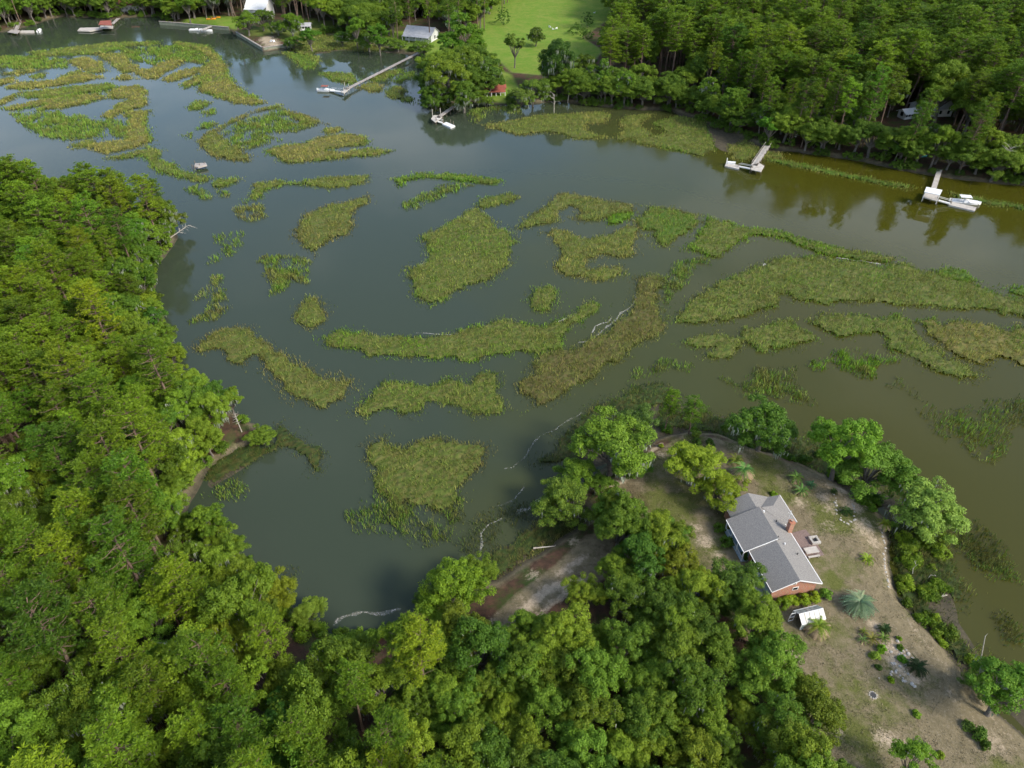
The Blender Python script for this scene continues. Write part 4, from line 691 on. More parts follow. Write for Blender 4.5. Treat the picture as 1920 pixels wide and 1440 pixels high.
def gn_woods(name, pts, label):
    n = len(pts); m = bpy.data.meshes.new(name); m.from_pydata([(c[1], c[2], float(c[8]) - .05) for c in pts], [], [])
    idx = [LIBK.index(c[0]) + random.randrange(3) for c in pts]
    for nm, tp, data in (('variant', 'INT', idx), ('size', 'FLOAT', [c[3] for c in pts]), ('stretch', 'FLOAT', [c[4] for c in pts]), ('turn', 'FLOAT', [random.random() * 6.283 for _ in pts])):
        a = m.attributes.new(nm, tp, 'POINT'); a.data.foreach_set('value', data)
    o = bpy.data.objects.new(name, m); C.objects.link(o); tag(o, label, 'woods', kind='stuff'); o.color = (1.0, 1.02, .85, 1)
    g = bpy.data.node_groups.new(name, 'GeometryNodeTree'); g.interface.new_socket('Geometry', in_out='INPUT', socket_type='NodeSocketGeometry'); g.interface.new_socket('Geometry', in_out='OUTPUT', socket_type='NodeSocketGeometry'); N = g.nodes; L = g.links
    gi = N.new('NodeGroupInput'); go = N.new('NodeGroupOutput'); ci = N.new('GeometryNodeCollectionInfo'); ci.inputs['Collection'].default_value = lib; ci.inputs['Separate Children'].default_value = True; ci.inputs['Reset Children'].default_value = True
    ip = N.new('GeometryNodeInstanceOnPoints'); ip.inputs['Pick Instance'].default_value = True
    def at(nm, tp):
        a = N.new('GeometryNodeInputNamedAttribute'); a.data_type = tp; a.inputs['Name'].default_value = nm; return a.outputs['Attribute']
    L.new(gi.outputs[0], ip.inputs['Points']); L.new(ci.outputs[0], ip.inputs['Instance']); L.new(at('variant', 'INT'), ip.inputs['Instance Index'])
    cr = N.new('ShaderNodeCombineXYZ'); L.new(at('turn', 'FLOAT'), cr.inputs[2]); L.new(cr.outputs[0], ip.inputs['Rotation'])
    cs = N.new('ShaderNodeCombineXYZ'); s = at('size', 'FLOAT'); mu = N.new('ShaderNodeMath'); mu.operation = 'MULTIPLY'; L.new(s, mu.inputs[0]); L.new(at('stretch', 'FLOAT'), mu.inputs[1]); L.new(s, cs.inputs[0]); L.new(s, cs.inputs[1]); L.new(mu.outputs[0], cs.inputs[2]); L.new(cs.outputs[0], ip.inputs['Scale'])
    L.new(ip.outputs[0], go.inputs[0]); md = o.modifiers.new('trees', 'NODES'); md.node_group = g; return o
print('cand', len(cand), 'used', used, 'rest', len(rest), 'marsh tris', MARSH_N[0])
gn_woods('woods', rest, 'deep pine woods reaching back from the channel and the far shore')
# ------------------------------------------------------------------ brick house on the point
HG = 1.75
A_ = un(1403.3, 925.8, 6.3); B_ = un(1500.8, 1088.3, 6.3); U_ = (B_ - A_).normalized(); HRZ = math.atan2(U_.y, U_.x)
house = thing('brick_house', 'long low brick house with grey shingle roof on the leafy point', 'house', (A_.x, A_.y, HG), HRZ)
HM = Matrix.Translation((A_.x, A_.y, HG)) @ Matrix.Rotation(HRZ, 4, 'Z')
def hw(u, v, z=0): return HM @ Vector((u, v, z))
RZ, EZ, OV = 4.55, 2.75, 4.05          # ridge, eave, half width over the eaves
def roof_plate(mb, pts, t=.14):         # thick roof plane
    n = (Vector(pts[1]) - Vector(pts[0])).cross(Vector(pts[2]) - Vector(pts[0])).normalized(); n = n if n.z > 0 else -n
    k = len(pts); s = len(mb.v); mb.v += [tuple(Vector(p)) for p in pts] + [tuple(Vector(p) - Vector((0, 0, t))) for p in pts]
    mb.f += [tuple(range(s, s + k)), tuple(range(s + 2 * k - 1, s + k - 1, -1))] + [(s+i, s+k+i, s+k+(i+1) % k, s+(i+1) % k) for i in range(k)]
W = 3.6
wall = MB(); wall.prism([(.25, -W), (16.9, -W), (16.9, W), (.25, W)], -.3, EZ - .05)
wall.v += [(16.9, -W, EZ - .05), (16.9, W, EZ - .05), (16.9, 0, RZ - .22), (16.72, -W, EZ - .05), (16.72, W, EZ - .05), (16.72, 0, RZ - .22)]; n = len(wall.v); wall.f += [(n-6, n-5, n-4), (n-1, n-2, n-3), (n-6, n-4, n-1, n-3), (n-5, n-2, n-1, n-4)]
wall.v += [(.25, -W, EZ - .05), (.25, W, EZ - .05), (.25, 0, RZ - .22)]; n = len(wall.v); wall.f += [(n-1, n-2, n-3)]
wall.box((.3, W - .01, -.3), (5.3, 5.75, EZ - .06))
wall.build('wall', M['brick'], house)
rf = MB()
roof_plate(rf, [(-.2, 0, RZ), (17.35, 0, RZ), (17.35, OV, EZ), (-.2, OV, EZ)])                       # sunny slope
roof_plate(rf, [(-.2, 0, RZ), (-.2, -OV, EZ), (3.25, -OV, EZ), (3.25, 0, RZ)]); roof_plate(rf, [(9.6, 0, RZ), (9.6, -OV, EZ), (17.35, -OV, EZ), (17.35, 0, RZ)])
roof = rf.build('roof', M['shingle'], house)
pf = MB(); roof_plate(pf, [(3.15, .35, RZ + .26), (3.15, -4.95, EZ - .02), (9.7, -4.95, EZ - .02), (9.7, .35, RZ + .26)], .16); roof_plate(pf, [(3.15, .35, RZ + .262), (9.7, .35, RZ + .262), (9.7, .75, RZ - .24), (3.15, .75, RZ - .24)], .1); pf.build('porch_roof', M['shingle'], house)
wz = EZ + .015; hz = EZ + (6.15 - 3.05) / 3.1 * 1.45
wf = MB(); roof_plate(wf, [(2.9, 1.0, hz), (2.9, 3.05, hz), (-.18, 6.15, wz), (-.18, 4.0, wz)]); roof_plate(wf, [(2.9, 3.05, hz), (5.75, 6.15, wz), (-.18, 6.15, wz)]); roof_plate(wf, [(2.9, 1.0, hz), (5.75, 4.0, wz), (5.75, 6.15, wz), (2.9, 3.05, hz)]); wf.build('wing_roof', M['shingle'], house)
# trim boards
def bar(name, a, b, w, h, m, par): return MB().slab(a, b, w, h).build(name, m, par)
for a, b in (((17.42, 0, RZ - .0), (17.42, OV + .05, EZ - .02)), ((17.42, 0, RZ), (17.42, -OV - .05, EZ - .02))): bar('rake_board', a, b, .06, .17, M['trim'], roof)
bar('rake_board', (9.76, .30, RZ + .24), (9.76, -5.0, EZ - .03), .06, .18, M['trim'], house); bar('rake_board', (3.09, .30, RZ + .24), (3.09, -5.0, EZ - .03), .05, .2, M['shingle'], house)
bar('gutter', (-.2, OV + .05, EZ), (17.35, OV + .05, EZ), .1, .14, M['trim'], roof); bar('gutter', (9.75, -OV - .05, EZ), (17.35, -OV - .05, EZ), .1, .14, M['trim'], roof); bar('gutter', (3.2, -5.0, EZ), (9.7, -5.0, EZ), .1, .14, M['trim'], roof); bar('gutter', (-.2, 6.2, wz), (5.75, 6.2, wz), .08, .12, M['trim'], roof)
MB().box((3.2, -4.85, -.3), (9.65, -W - .02, .16)).build('porch_floor', M['bluewall'], house)
for u in (3.35, 5.45, 7.5, 9.5): MB().box((u - .08, -4.83, .16), (u + .08, -4.67, EZ - .12)).build('porch_post', M['trim'], house)
for u0, u1 in ((3.45, 5.35), (5.55, 7.4), (7.6, 9.4)):
    r = MB().box((u0, -4.79, .95), (u1, -4.72, 1.02)); [r.box((u0 + k * .25, -4.77, .2), (u0 + k * .25 + .04, -4.74, .95)) for k in range(int((u1 - u0) / .25))]; r.build('porch_rail', M['trim'], house)
MB().box((3.4, -W - .06, .2), (9.4, -W - .012, EZ - .1)).build('porch_siding', M['bluewall'], house)
for u in (12.25, 14.75):
    d = MB().box((u, -W - .09, 0), (u + 1.95, -W - .02, 2.15)).build('garage_door', M['bluewall'], house)
    for k in range(4): MB().box((u + .12 + k * .45, -W - .11, 1.62), (u + .47 + k * .45, -W - .092, 1.95)).build('pane', M['glass'], d)
for u in (10.4,):
    w_ = MB().box((u, -W - .07, .9), (u + 1.0, -W - .02, 2.1)).build('window', M['trim'], house); MB().box((u + .1, -W - .09, 1.0), (u + .9, -W - .072, 2.0)).build('pane', M['glass'], w_)
for u in (1.0, 9.0, 11.5, 14.0):
    if u > 6: w_ = MB().box((u, W + .02, .9), (u + 1.4, W + .07, 2.1)).build('window', M['trim'], house); MB().box((u + .1, W + .072, 1.0), (u + 1.3, W + .09, 2.0)).build('pane', M['glass'], w_)
v_ = MB().box((16.91, -.75, 2.95), (16.97, .05, 3.35)).build('gable_vent', M['trim'], house); MB().box((16.972, -.62, 3.02), (16.985, -.08, 3.28)).build('louvre', M['dark'], v_)
w_ = MB().box((16.91, -.3, 1.5), (16.97, .65, 2.2)).build('window', M['trim'], house); MB().box((16.972, -.2, 1.58), (16.985, .55, 2.12)).build('pane', M['glass'], w_)
ch = MB().box((6.85, 3.5, -.3), (7.65, 4.25, 4.95)).box((6.79, 3.44, 4.95), (7.71, 4.31, 5.12)).build('chimney', M['brick'], house); MB().tube([(7.25, 3.87, 5.12), (7.25, 3.87, 5.4)], .2, 8).build('flue', M['brick'], ch)
MB().tube([(6.3, 3.9, 2.6), (6.3, 3.9, 6.6)], .035, 6).tube([(5.9, 3.9, 6.3), (6.7, 3.9, 6.3)], .02, 5).tube([(6.0, 3.7, 5.9), (6.6, 4.1, 5.9)], .02, 5).build('antenna_mast', M['white'], house)
for (u, v, s) in ((3.9, .9, .16), (10.5, 1.2, .12), (12.2, 2.6, .1), (9.2, .7, .1), (5.6, 2.4, .1)):
    z = RZ - (RZ - EZ) * v / OV; MB().tube([(u, v, z - .1), (u, v, z + .35)], s, 8).build('roof_vent', M['white'] if s > .11 else M['dark'], roof)
slab_o = MB().prism([(11.6, -W - .1), (17.0, -W - .1), (17.0, -7.4), (11.6, -7.4)], -.2, .06); slab_o = slab_o.build('driveway_slab', M['conc']); slab_o.matrix_world = HM; tag(slab_o, 'grey concrete apron before the blue garage doors', 'driveway', kind='structure')
pt = MB().prism([(5.9, 4.35), (5.5, 8.6), (8.0, 8.9), (10.9, 8.9), (10.9, 4.35)], -.2, .05).build('patio', M['paver']); pt.matrix_world = HM; tag(pt, 'brown paved patio behind the brick house', 'patio', kind='structure')
fp = thing('fire_pit', 'square pale stone fire pit at the patio edge', 'fire pit', hw(8.0, 8.75, .05), HRZ)
for (a, b) in (((-.75, -.75), (.75, -.42)), ((-.75, .42), (.75, .75)), ((-.75, -.42), (-.42, .42)), ((.42, -.42), (.75, .42))): MB().box((*a, -.05), (*b, .42)).build('rim_stone', M['stone'], fp)
MB().box((-.42, -.42, .0), (.42, .42, .08)).build('ash', M['dark'], fp)
tb = thing('patio_table', 'pale wooden table standing on the patio', 'table', hw(10.1, 6.9, .05), HRZ); MB().box((-.6, -1.1, .70), (.6, 1.1, .76)).build('tabletop', M['dock_pale'], tb)
for sx in (-1, 1):
    for sy in (-1, 1): MB().box((sx * .5 - .04, sy * .95 - .04, 0), (sx * .5 + .04, sy * .95 + .04, .70)).build('leg', M['dock_pale'], tb)
bn = thing('garden_bench', 'narrow pale bench beside the patio table', 'bench', hw(11.1, 6.9, .05), HRZ); MB().box((-.17, -1.0, .40), (.17, 1.0, .45)).build('seat', M['dock_pale'], bn)
for sy in (-1, 1): MB().box((-.14, sy * .8 - .04, 0), (.14, sy * .8 + .04, .40)).build('leg', M['dock_pale'], bn)

# short worn turf of the yard
def lawn():
    lo, hi = YARD.min(0), YARD.max(0); n = int(np.prod(hi - lo) * 42); P = lo + RNG.random((n, 2)) * (hi - lo); d = sdist(P, YARD); pn = fnoise(P[:, 0], P[:, 1], 7); fn = fnoise(P[:, 0] + 5, P[:, 1], 1.1)
    uv = np.column_stack([(P[:, 0] - A_.x) * U_.x + (P[:, 1] - A_.y) * U_.y, -(P[:, 0] - A_.x) * U_.y + (P[:, 1] - A_.y) * U_.x]); hs = (uv[:, 0] > -.3) & (uv[:, 0] < 17.5) & (np.abs(uv[:, 1] - 1) < 8)
    k = (d > .3) & ~hs & (RNG.random(n) < np.clip((fn - .35) * 3, .05, 1) * np.clip((pn - .2) * 3, .25, 1)); P, pn, fn = P[k], pn[k], fn[k]; n = len(P); z = land_height(P)
    a = RNG.random(n) * 6.283; w = .035 + .05 * RNG.random(n); h = .05 + .13 * RNG.random(n); s = np.column_stack([np.cos(a), np.sin(a), np.zeros(n)]) * w[:, None]; b = np.column_stack([P, z - .01]); l = RNG.random(n) * 6.283
    tip = b + np.column_stack([np.cos(l) * h * .7, np.sin(l) * h * .7, h]); V = np.stack([b - s, b + s, tip], 1).reshape(-1, 3); g = np.clip((pn - .42) * 5, 0, 1)[:, None]
    c = np.array([.19, .16, .095]) * (1 - g) + np.array([.125, .15, .045]) * g; dry = (RNG.random((n, 1)) < .4); c = np.where(dry, np.array([.27, .23, .15]), c) * (.7 + .6 * RNG.random((n, 1)))
    me = np_mesh('lawn_grass', V, np.arange(n * 3).reshape(-1, 3), 3); col_attr(me, 'tint', np.repeat(np.column_stack([c, np.ones(n)]), 3, 0)); tag(link('lawn_grass', me, M['marsh']), 'short worn olive and straw coloured turf of the yard', 'grass', kind='stuff')
lawn()
# greenhouse: frame, ridge, glazed panels, an open door
g0 = un(1496, 1160, HG); g1 = un(1537, 1150, HG); gd = (g1 - g0); GL = 3.9; grz = math.atan2(gd.y, gd.x)
gh = thing('greenhouse', 'small white greenhouse with open door below the hedge', 'greenhouse', un(1513, 1163, HG - .03), grz)
GW, GE, GR_ = 1.15, 1.45, 2.35; fr = MB()
for x in (-GL / 2, GL / 2):
    for y in (-GW, GW): fr.box((x - .035, y - .035, 0), (x + .035, y + .035, GE))
    for s in (-1, 1): fr.tube([(x, s * GW, GE), (x, 0, GR_)], .04, 4)
fr.tube([(-GL / 2, 0, GR_), (GL / 2, 0, GR_)], .045, 4)
for y in (-GW, GW): fr.tube([(-GL / 2, y, GE), (GL / 2, y, GE)], .04, 4); fr.tube([(-GL / 2, y, .06), (GL / 2, y, .06)], .04, 4)
fr.build('frame', M['white'], gh)
M['haze_glass'] = mat('cloudy_glazing', (.40, .45, .42), .3, .5, 2, (.22, .27, .25))
for k in range(5):
    x0 = -GL / 2 + k * GL / 5 + .03; x1 = x0 + GL / 5 - .06
    q = MB(); roof_plate(q, [(x0, -.02, GR_), (x1, -.02, GR_), (x1, -GW - .12, GE - .08), (x0, -GW - .12, GE - .08)], .02); q.build('roof_panel', M['poly'], gh)
    q = MB(); roof_plate(q, [(x0, .02, GR_), (x1, .02, GR_), (x1, GW + .08, GE - .05), (x0, GW + .08, GE - .05)], .02); q.build('roof_panel', M['haze_glass'] if k != 2 else M['poly'], gh)
    for s in (-1, 1): MB().box((x0, s * GW - .01, .12), (x1, s * GW + .01, GE - .05)).build('side_panel', M['haze_glass'], gh)
for s in (-1, 1): MB().box((-GL / 2 + .3, s * .7 - .25, .6), (GL / 2 - .3, s * .7 + .25, .66)).build('shelf', M['pile'], gh)
dr = MB().box((-GL / 2 - .95, .45, .1), (-GL / 2 - .9, .52, 2.0)).box((-GL / 2 - .15, .45, .1), (-GL / 2 - .1, .52, 2.0)).box((-GL / 2 - .95, .45, 1.93), (-GL / 2 - .1, .52, 2.0)).box((-GL / 2 - .95, .45, .1), (-GL / 2 - .1, .52, .17)).box((-GL / 2 - .95, .45, 1.0), (-GL / 2 - .1, .52, 1.06)).build('door', M['white'], gh)
MB().quad((GL / 2, -GW, .1), (GL / 2, GW, .1), (GL / 2, GW, GE), (GL / 2, 0, GR_), (GL / 2, -GW, GE)).build('end_panel', M['haze_glass'], gh)

# ------------------------------------------------------------------ palms and yard plants
def frond_mesh(L, droop, w, nl, rise=.6):
    mb = MB(); pts = []
    for i in range(nl + 1):
        t = i / nl; pts.append(Vector((L * t * (1 - .18 * t * t * droop), 0, L * (rise * t - (rise + droop * .55) * t * t))))
    mb.tube(pts[::max(1, nl // 5)] + [pts[-1]], .022, 3, cap=False)
    for i in range(1, nl + 1):
        p = pts[i]; t = i / nl; ll = w * (math.sin(math.pi * min(1, .12 + t * .84)) ** .6)
        for s in (-1, 1):
            e = p + Vector((ll * .55, s * ll * .8, -ll * .25)); b = Vector((.055, 0, 0)); mb.quad(p - b, p + b, e)
    return mb.mesh('frond')
def palm(name, label, px, R, n, matn, trunk_h=.4, tint=(1, 1, 1), skirt=0, rise=.75, droop=1.0, cat='palm', w=.5):
    p = un(px[0], px[1], HG + trunk_h); z = gz(p.x, p.y); t = thing(name, label, cat, (p.x, p.y, z - .03)); MB().tube([(0, 0, -.2), (.04, 0, trunk_h * .6), (0, 0, trunk_h + .1)], [.2, .16, .13], 7).build('trunk', M['bark_oak'], t)
    ms = [frond_mesh(R * k, droop, w * R * .45, 15, rise) for k in (.85, 1.0, 1.12)]; [m.materials.append(M[matn]) for m in ms]
    dm = frond_mesh(R, droop * .8, w * R * .5, 15, .2); dm.materials.append(M['straw'])
    for i in range(n):
        o = link('frond', ms[i % 3], None, t); u = i / n; o.location = (0, 0, trunk_h); o.rotation_euler = (random.gauss(0, .12), -1.25 * u ** .8 + .42 + random.gauss(0, .09), i * 2.4 + random.gauss(0, .15)); o.color = (*[c * random.uniform(.85, 1.15) for c in tint], 1)
    for i in range(skirt):
        o = link('dead_frond', dm, None, t); o.location = (0, 0, trunk_h); o.rotation_euler = (random.gauss(0, .1), .20 + random.gauss(0, .16), i * 2.4 + 1); o.scale = (1.08, 1.4, 1)
    return t
palm('blue_palm', 'big blue-green fountain palm on the lawn below the house', (1612, 1130), 2.35, 150, 'palm', 1.1, (1.9, 1.65, 5.6), 0, 1.0, 1.3, w=.5)
palm('skirted_palm', 'palm with a tan skirt of dead fronds above the house', (1395, 880), 2.2, 22, 'palm', 2.0, (.7, 1.0, 1.2), 46)
palm('yard_palm', 'yellow-green palm just behind the tan-skirted palm', (1380, 862), 1.9, 22, 'palm', .7, (1.3, 1.1, .8), 6)
palm('yard_palm', 'yellow-green palm with brown lower fronds below the greenhouse', (1535, 1173), 2.0, 26, 'palm', 1.3, (1.3, 1.15, .6), 20)
palm('yard_palm', 'small bright palm alone on the right lawn', (1627, 1046), 1.3, 20, 'palm', .4, (1.5, 1.3, .6), 4)
palm('cabbage_palm', 'yellowing palm on a short trunk at the right bank', (1664, 974), 1.25, 24, 'palm', 1.9, (1.4, 1.15, .5), 8)
palm('yard_palm', 'upper of the two pale green palms right of the roof', (1494, 893), 1.6, 22, 'palm', .7, (1.15, 1.15, 1.2), 5)
palm('yard_palm', 'lower of the two pale green palms right of the roof', (1503, 918), 1.6, 22, 'palm', .5, (1.0, 1.15, 1.6), 5)
palm('yard_palm', 'small bluish palm beside the two pale green palms', (1522, 907), 1.1, 18, 'palm', .3, (.7, 1.0, 2.2))
palm('spiky_yucca', 'brownish spiky yucca in the stony bed', (1636, 1197), 1.3, 24, 'palm', .3, (1.3, .85, .8), 6, .9, .5, 'yucca', .25)
palm('spiky_yucca', 'green spiky yucca beside the dark round cycad', (1657, 1195), 1.1, 24, 'palm', .3, (1.0, .95, .8), 3, .9, .5, 'yucca', .25)
palm('spiky_yucca', 'pale yucca at the left end of the stony bed', (1618, 1198), .9, 18, 'palm', .3, (1.0, 1.0, 1.4), 6, .9, .5, 'yucca', .25)
palm('spiky_yucca', 'yellowish yucca above the brownish one', (1620, 1183), .8, 18, 'palm', .3, (1.2, .95, .6), 4, .9, .5, 'yucca', .25)
palm('dark_cycad', 'dark round cycad at the top of the stony bed', (1660, 1178), 1.05, 30, 'cedar', .3, (.8, .9, .8), 0, .9, .8, 'cycad')
palm('dark_cycad', 'large dark cycad at the lower right of the stony bed', (1720, 1250), 1.7, 36, 'cedar', .4, (.8, .8, .8), 8, .9, .8, 'cycad')
palm('dark_cycad', 'dark cycad in the stone ringed bed', (1588, 958), 1.3, 28, 'cedar', .3, (1, 1.1, .8), 0, .9, .8, 'cycad')
palm('dark_cycad', 'small dark cycad above the stone ringed bed', (1565, 918), .8, 22, 'cedar', .3, (1, 1, .8), 0, .9, .8, 'cycad')
crown_p = un(1485, 241, 5.2); sp_ = palm('cabbage_palm', 'lone fan palm on a bare trunk on the far shore', (1485, 241), 2.3, 26, 'palm', 5.0, (.9, .9, .9), 14)
def bush(name, label, px, R, hh, tint=(1, 1, 1), matn='oak', group=None, z=HG, seed=None, xy=None):
    p = un(px[0], px[1], z + hh * .5) if xy is None else Vector((*xy, 0)); t = thing(name, label, 'bush', (p.x, p.y, gz(p.x, p.y) - .05), random.random() * 6.283, group)
    key = (round(R * 2) / 2, round(hh * 2) / 2, matn)
    if key not in BUSH: BUSH[key] = (bush_mesh(500 + len(BUSH), key[0], key[1], matn=matn), stem_mesh(key[1]))
    t.scale = (R / key[0], R / key[0], hh / key[1]); f = link('foliage', BUSH[key][0], None, t); f.color = (*tint, 1); link('stem', BUSH[key][1], None, t); return t
BUSH = {}
for l, px, R, hh, tint in [
 ('dark shrub at the far corner of the porch', (1357, 952), .95, 1.3, DK), ('rounded shrub before the far porch posts', (1348, 988), 1.1, 1.3, (.8, .95, .7)), ('rounded shrub before the middle of the porch', (1362, 1014), 1.25, 1.5, (.75, .9, .7)), ('low shrub at the near corner of the porch', (1397, 1040), .9, 1.1, (.8, 1.0, .7)),
 ('hedge bush at the left end of the brick gable', (1467, 1129), 1.2, 1.3, (1.3, 1.3, .5)), ('hedge bush second from the left under the brick gable', (1486, 1126), 1.2, 1.3, (1.4, 1.35, .5)), ('hedge bush in the middle under the brick gable', (1506, 1121), 1.2, 1.3, (1.5, 1.4, .5)), ('hedge bush right of the middle under the brick gable', (1526, 1116), 1.2, 1.3, (1.45, 1.3, .5)), ('round grey-green bush at the right end of the hedge', (1550, 1113), 1.1, 1.6, (.9, 1.15, 1.0)),
 ('dark green ball shrub at the top of the lawn', (1306, 826), .95, 1.5, (.5, .65, .6)), ('second dark ball shrub beside the first at the top of the lawn', (1331, 829), 1.0, 1.6, (.5, .65, .6)), ('pale shrub above the two dark ball shrubs', (1308, 808), 1.1, 1.5, (1.2, 1.15, 1.1)), ('small yellow-green shrub at the upper left bank', (1240, 831), .5, .7, (1.4, 1.2, .6)), ('small dark shrub beside the orange bank', (1215, 866), .6, .7, DK),
 ('bright leafy shrub in the stony bed', (1655, 1214), .85, .9, (1.0, 1.35, .5)), ('pale green loose shrub left of the stony bed', (1643, 1228), .95, .8, (1.3, 1.3, 1.2)), ('small green shrub right of the stony bed', (1694, 1234), .7, .8, (.9, 1.3, .5)), ('tiny lime shrub in the pale stones', (1687, 1195), .4, .5, (1.6, 1.6, .5)), ('small lime shrub at the bottom of the pale stones', (1671, 1273), .5, .6, (1.5, 1.5, .5)), ('small dark shrub at the left of the pale stones', (1648, 1250), .5, .6, DK), ('olive shrub among the white rocks', (1690, 1212), .5, .6, (.8, .9, .8)),
 ('yellow shrub at the forest edge of the lawn', (1547, 1297), .7, 1.0, (1.9, 1.3, .5)), ('tiny green shrub on the lower lawn', (1719, 1337), .6, .5, (1.2, 1.3, .7)), ('dark prickly shrub near the bottom right bank', (1838, 1372), 1.3, 1.2, (.8, .95, .9)), ('grey shrub left of the bottom right bank', (1818, 1358), 1.0, .8, (1.0, 1.0, 1.5)), ('olive shrub below the prickly shrub', (1850, 1395), .8, .7, (.9, .9, .8)), ('low yellow shrub at the bottom of the lawn', (1765, 1415), .6, .5, (1.5, 1.3, .5)), ('green shrub at the vivid lawn patch', (1452, 925), .7, .6, (1.2, 1.3, .6)),
 ('dark cone-shaped cedar in the meadow', (1102, 36), 4.6, 9, (.35, .5, .55)), ('wide dark bush below the cone-shaped cedar', (1081, 54), 5.5, 6, (.55, .7, .7)), ('third dark bush at the meadow edge', (1101, 64), 5, 5.5, (.5, .65, .7)), ('dark rounded tree at the head of the meadow', (943, 30), 6, 9, (.5, .7, .6))]:
    bush('garden_bush' if R < 3 else 'meadow_bush', l, px, R, hh, tint)
# scrub at the edge of woods and water
def shrub_look(v, R, Rr): return ('small ' if R < Rr[0] + .33 * (Rr[1] - Rr[0]) else 'large ' if R > Rr[0] + .67 * (Rr[1] - Rr[0]) else 'middling ') + ('dark' if v < .85 else 'bright' if v > 1.05 else 'mid green')
def scrub(label, group, n, test, tint, Rr, zone=(0, 0, 1920, 1440), pg=None):
    tries = 0; got = 0; pg = pg if pg is not None else LAND_NEAR
    while got < n and tries < n * 60:
        tries += 1; i = random.randrange(len(pg)); a, b = pg[i], pg[(i + 1) % len(pg)]; L = np.linalg.norm(b - a)
        if L > 200 or random.random() > L / 30: continue
        t = random.random(); p = a + (b - a) * t; nr = np.array([-(b - a)[1], (b - a)[0]]) / (L + 1e-9); p = p + nr * random.uniform(-3.0, 3.0)
        q = prj(np.array([p[0], p[1], 1.0]))
        if not (zone[0] < q[0] < zone[2] and zone[1] < q[1] < zone[3]): continue
        d = sdist(np.array([p]), pg)[0]
        if not test(d, q): continue
        R = random.uniform(*Rr); v = random.uniform(.7, 1.2); bush('shore_shrub', shrub_look(v, R, Rr) + ' ' + label, q, R, R * random.uniform(.9, 1.4), (v * tint[0], v * tint[1], v * tint[2]), group=group, xy=p); got += 1
scrub('shrub at the foot of the left bank woods', 'shrubs of the left bank', 110, lambda d, q: .2 < d < 3 and q[0] < 860 and not (600 < q[0] < 770 and q[1] > 1100) and not (430 < q[0] < 470 and 830 < q[1] < 860), (1.05, 1.1, .7), (1.1, 2.2))
scrub('shrub at the foot of the woods across the channel', 'shrubs of the far channel bank', 120, lambda d, q: .0 < d < 6 and (q[0] > 950 or q[0] < 800), (.75, .85, .8), (1.6, 3.2), (560, 20, 2050, 380), LAND_FAR)
scrub('shrub at the foot of the far left woods', 'shrubs of the far left bank', 45, lambda d, q: .0 < d < 6, (.8, .9, .7), (1.8, 3.2), (-40, 5, 320, 70), LAND_FAR)
def scrub_poly(label, group, px, n, tint, Rr, name='shore_shrub'):
    pg = poly(px, .5); lo, hi = pg.min(0), pg.max(0); got = 0
    while got < n:
        p = lo + np.random.default_rng(got * 7 + random.randrange(9999)).random(2) * (hi - lo)
        if sdist(np.array([p]), pg)[0] < 0: continue
        R = random.uniform(*Rr); v = random.uniform(.7, 1.25); bush(name, shrub_look(v, R, Rr) + ' ' + label, (0, 0), R, R * random.uniform(.8, 1.2), (v * tint[0], v * tint[1], v * tint[2]), group=group, xy=p); got += 1
scrub_poly('shrub in the scrub belt along the right bank of the yard', 'shrubs of the right bank', [(1680,1010),(1720,990),(1770,1010),(1760,1080),(1790,1130),(1740,1120),(1790,1190),(1840,1240),(1850,1300),(1800,1240),(1730,1170),(1690,1120)], 64, (1.05, 1.05, .5), (.45, 1.6), 'bank_shrub')
scrub_poly('shrub below the silvery oak and its dark neighbour', 'shrubs under the right shore oaks', [(1545,878),(1600,902),(1665,942),(1700,985),(1665,985),(1600,938)], 18, (.7, .9, .55), (.6, 1.3), 'bank_shrub')
scrub_poly('shrub on the bank at the bottom of the cove', 'shrubs of the cove bottom', [(612,1186),(660,1189),(715,1184),(768,1166),(790,1175),(770,1200),(700,1212),(620,1208)], 26, (1.0, 1.05, .7), (.7, 1.4), 'bank_shrub')
scrub_poly('shrub in the scrub along the upper bank of the yard', 'shrubs of the upper bank', [(1230,818),(1260,790),(1380,800),(1500,835),(1560,860),(1560,885),(1480,862),(1380,832),(1290,808)], 24, (.7, .9, .55), (.7, 1.4), 'bank_shrub')

# ------------------------------------------------------------------ stones, logs, dead trees
def rock_mesh(seed):
    rng = np.random.default_rng(seed); mb = MB(); k = 7; V = []
    for (z, r) in ((-.2, .9), (.15, 1.0), (.5, .6)):
        for j in range(k): a = 6.283 * j / k; q = r * rng.uniform(.7, 1.15); V.append((q * math.cos(a), q * .75 * math.sin(a), z * rng.uniform(.8, 1.2)))
    V.append((0, 0, .62)); mb.v = V
    for i in range(2):
        for j in range(k): mb.f.append((i*k+j, i*k+(j+1) % k, (i+1)*k+(j+1) % k, (i+1)*k+j))
    for j in range(k): mb.f.append((2*k+j, 2*k+(j+1) % k, 3*k))
    m = mb.mesh('rock'); m.materials.append(M['stone']); return m
ROCK = [rock_mesh(i) for i in range(4)]
def rocks(label, group, pxs, s0, s1):
    for p in pxs:
        w = un(p[0] + random.gauss(0, 1.2), p[1] + random.gauss(0, 1.2), HG - .1); o = link('rock', ROCK[random.randrange(4)]); s = random.uniform(s0, s1); o.location = (w.x, w.y, gz(w.x, w.y)); o.scale = (s, s, s * .8); o.rotation_euler = (0, 0, random.random() * 6); tag(o, label, 'rock', group)
def along(pts, n): 
    out = []; L = [math.dist(a, b) for a, b in zip(pts, pts[1:])]; T = sum(L)
    for i in range(n):
        t = T * (i + .5) / n; k = 0
        while t > L[k]: t -= L[k]; k += 1
        a, b = pts[k], pts[k + 1]; f = t / L[k]; out.append((a[0] + (b[0] - a[0]) * f, a[1] + (b[1] - a[1]) * f))
    return out
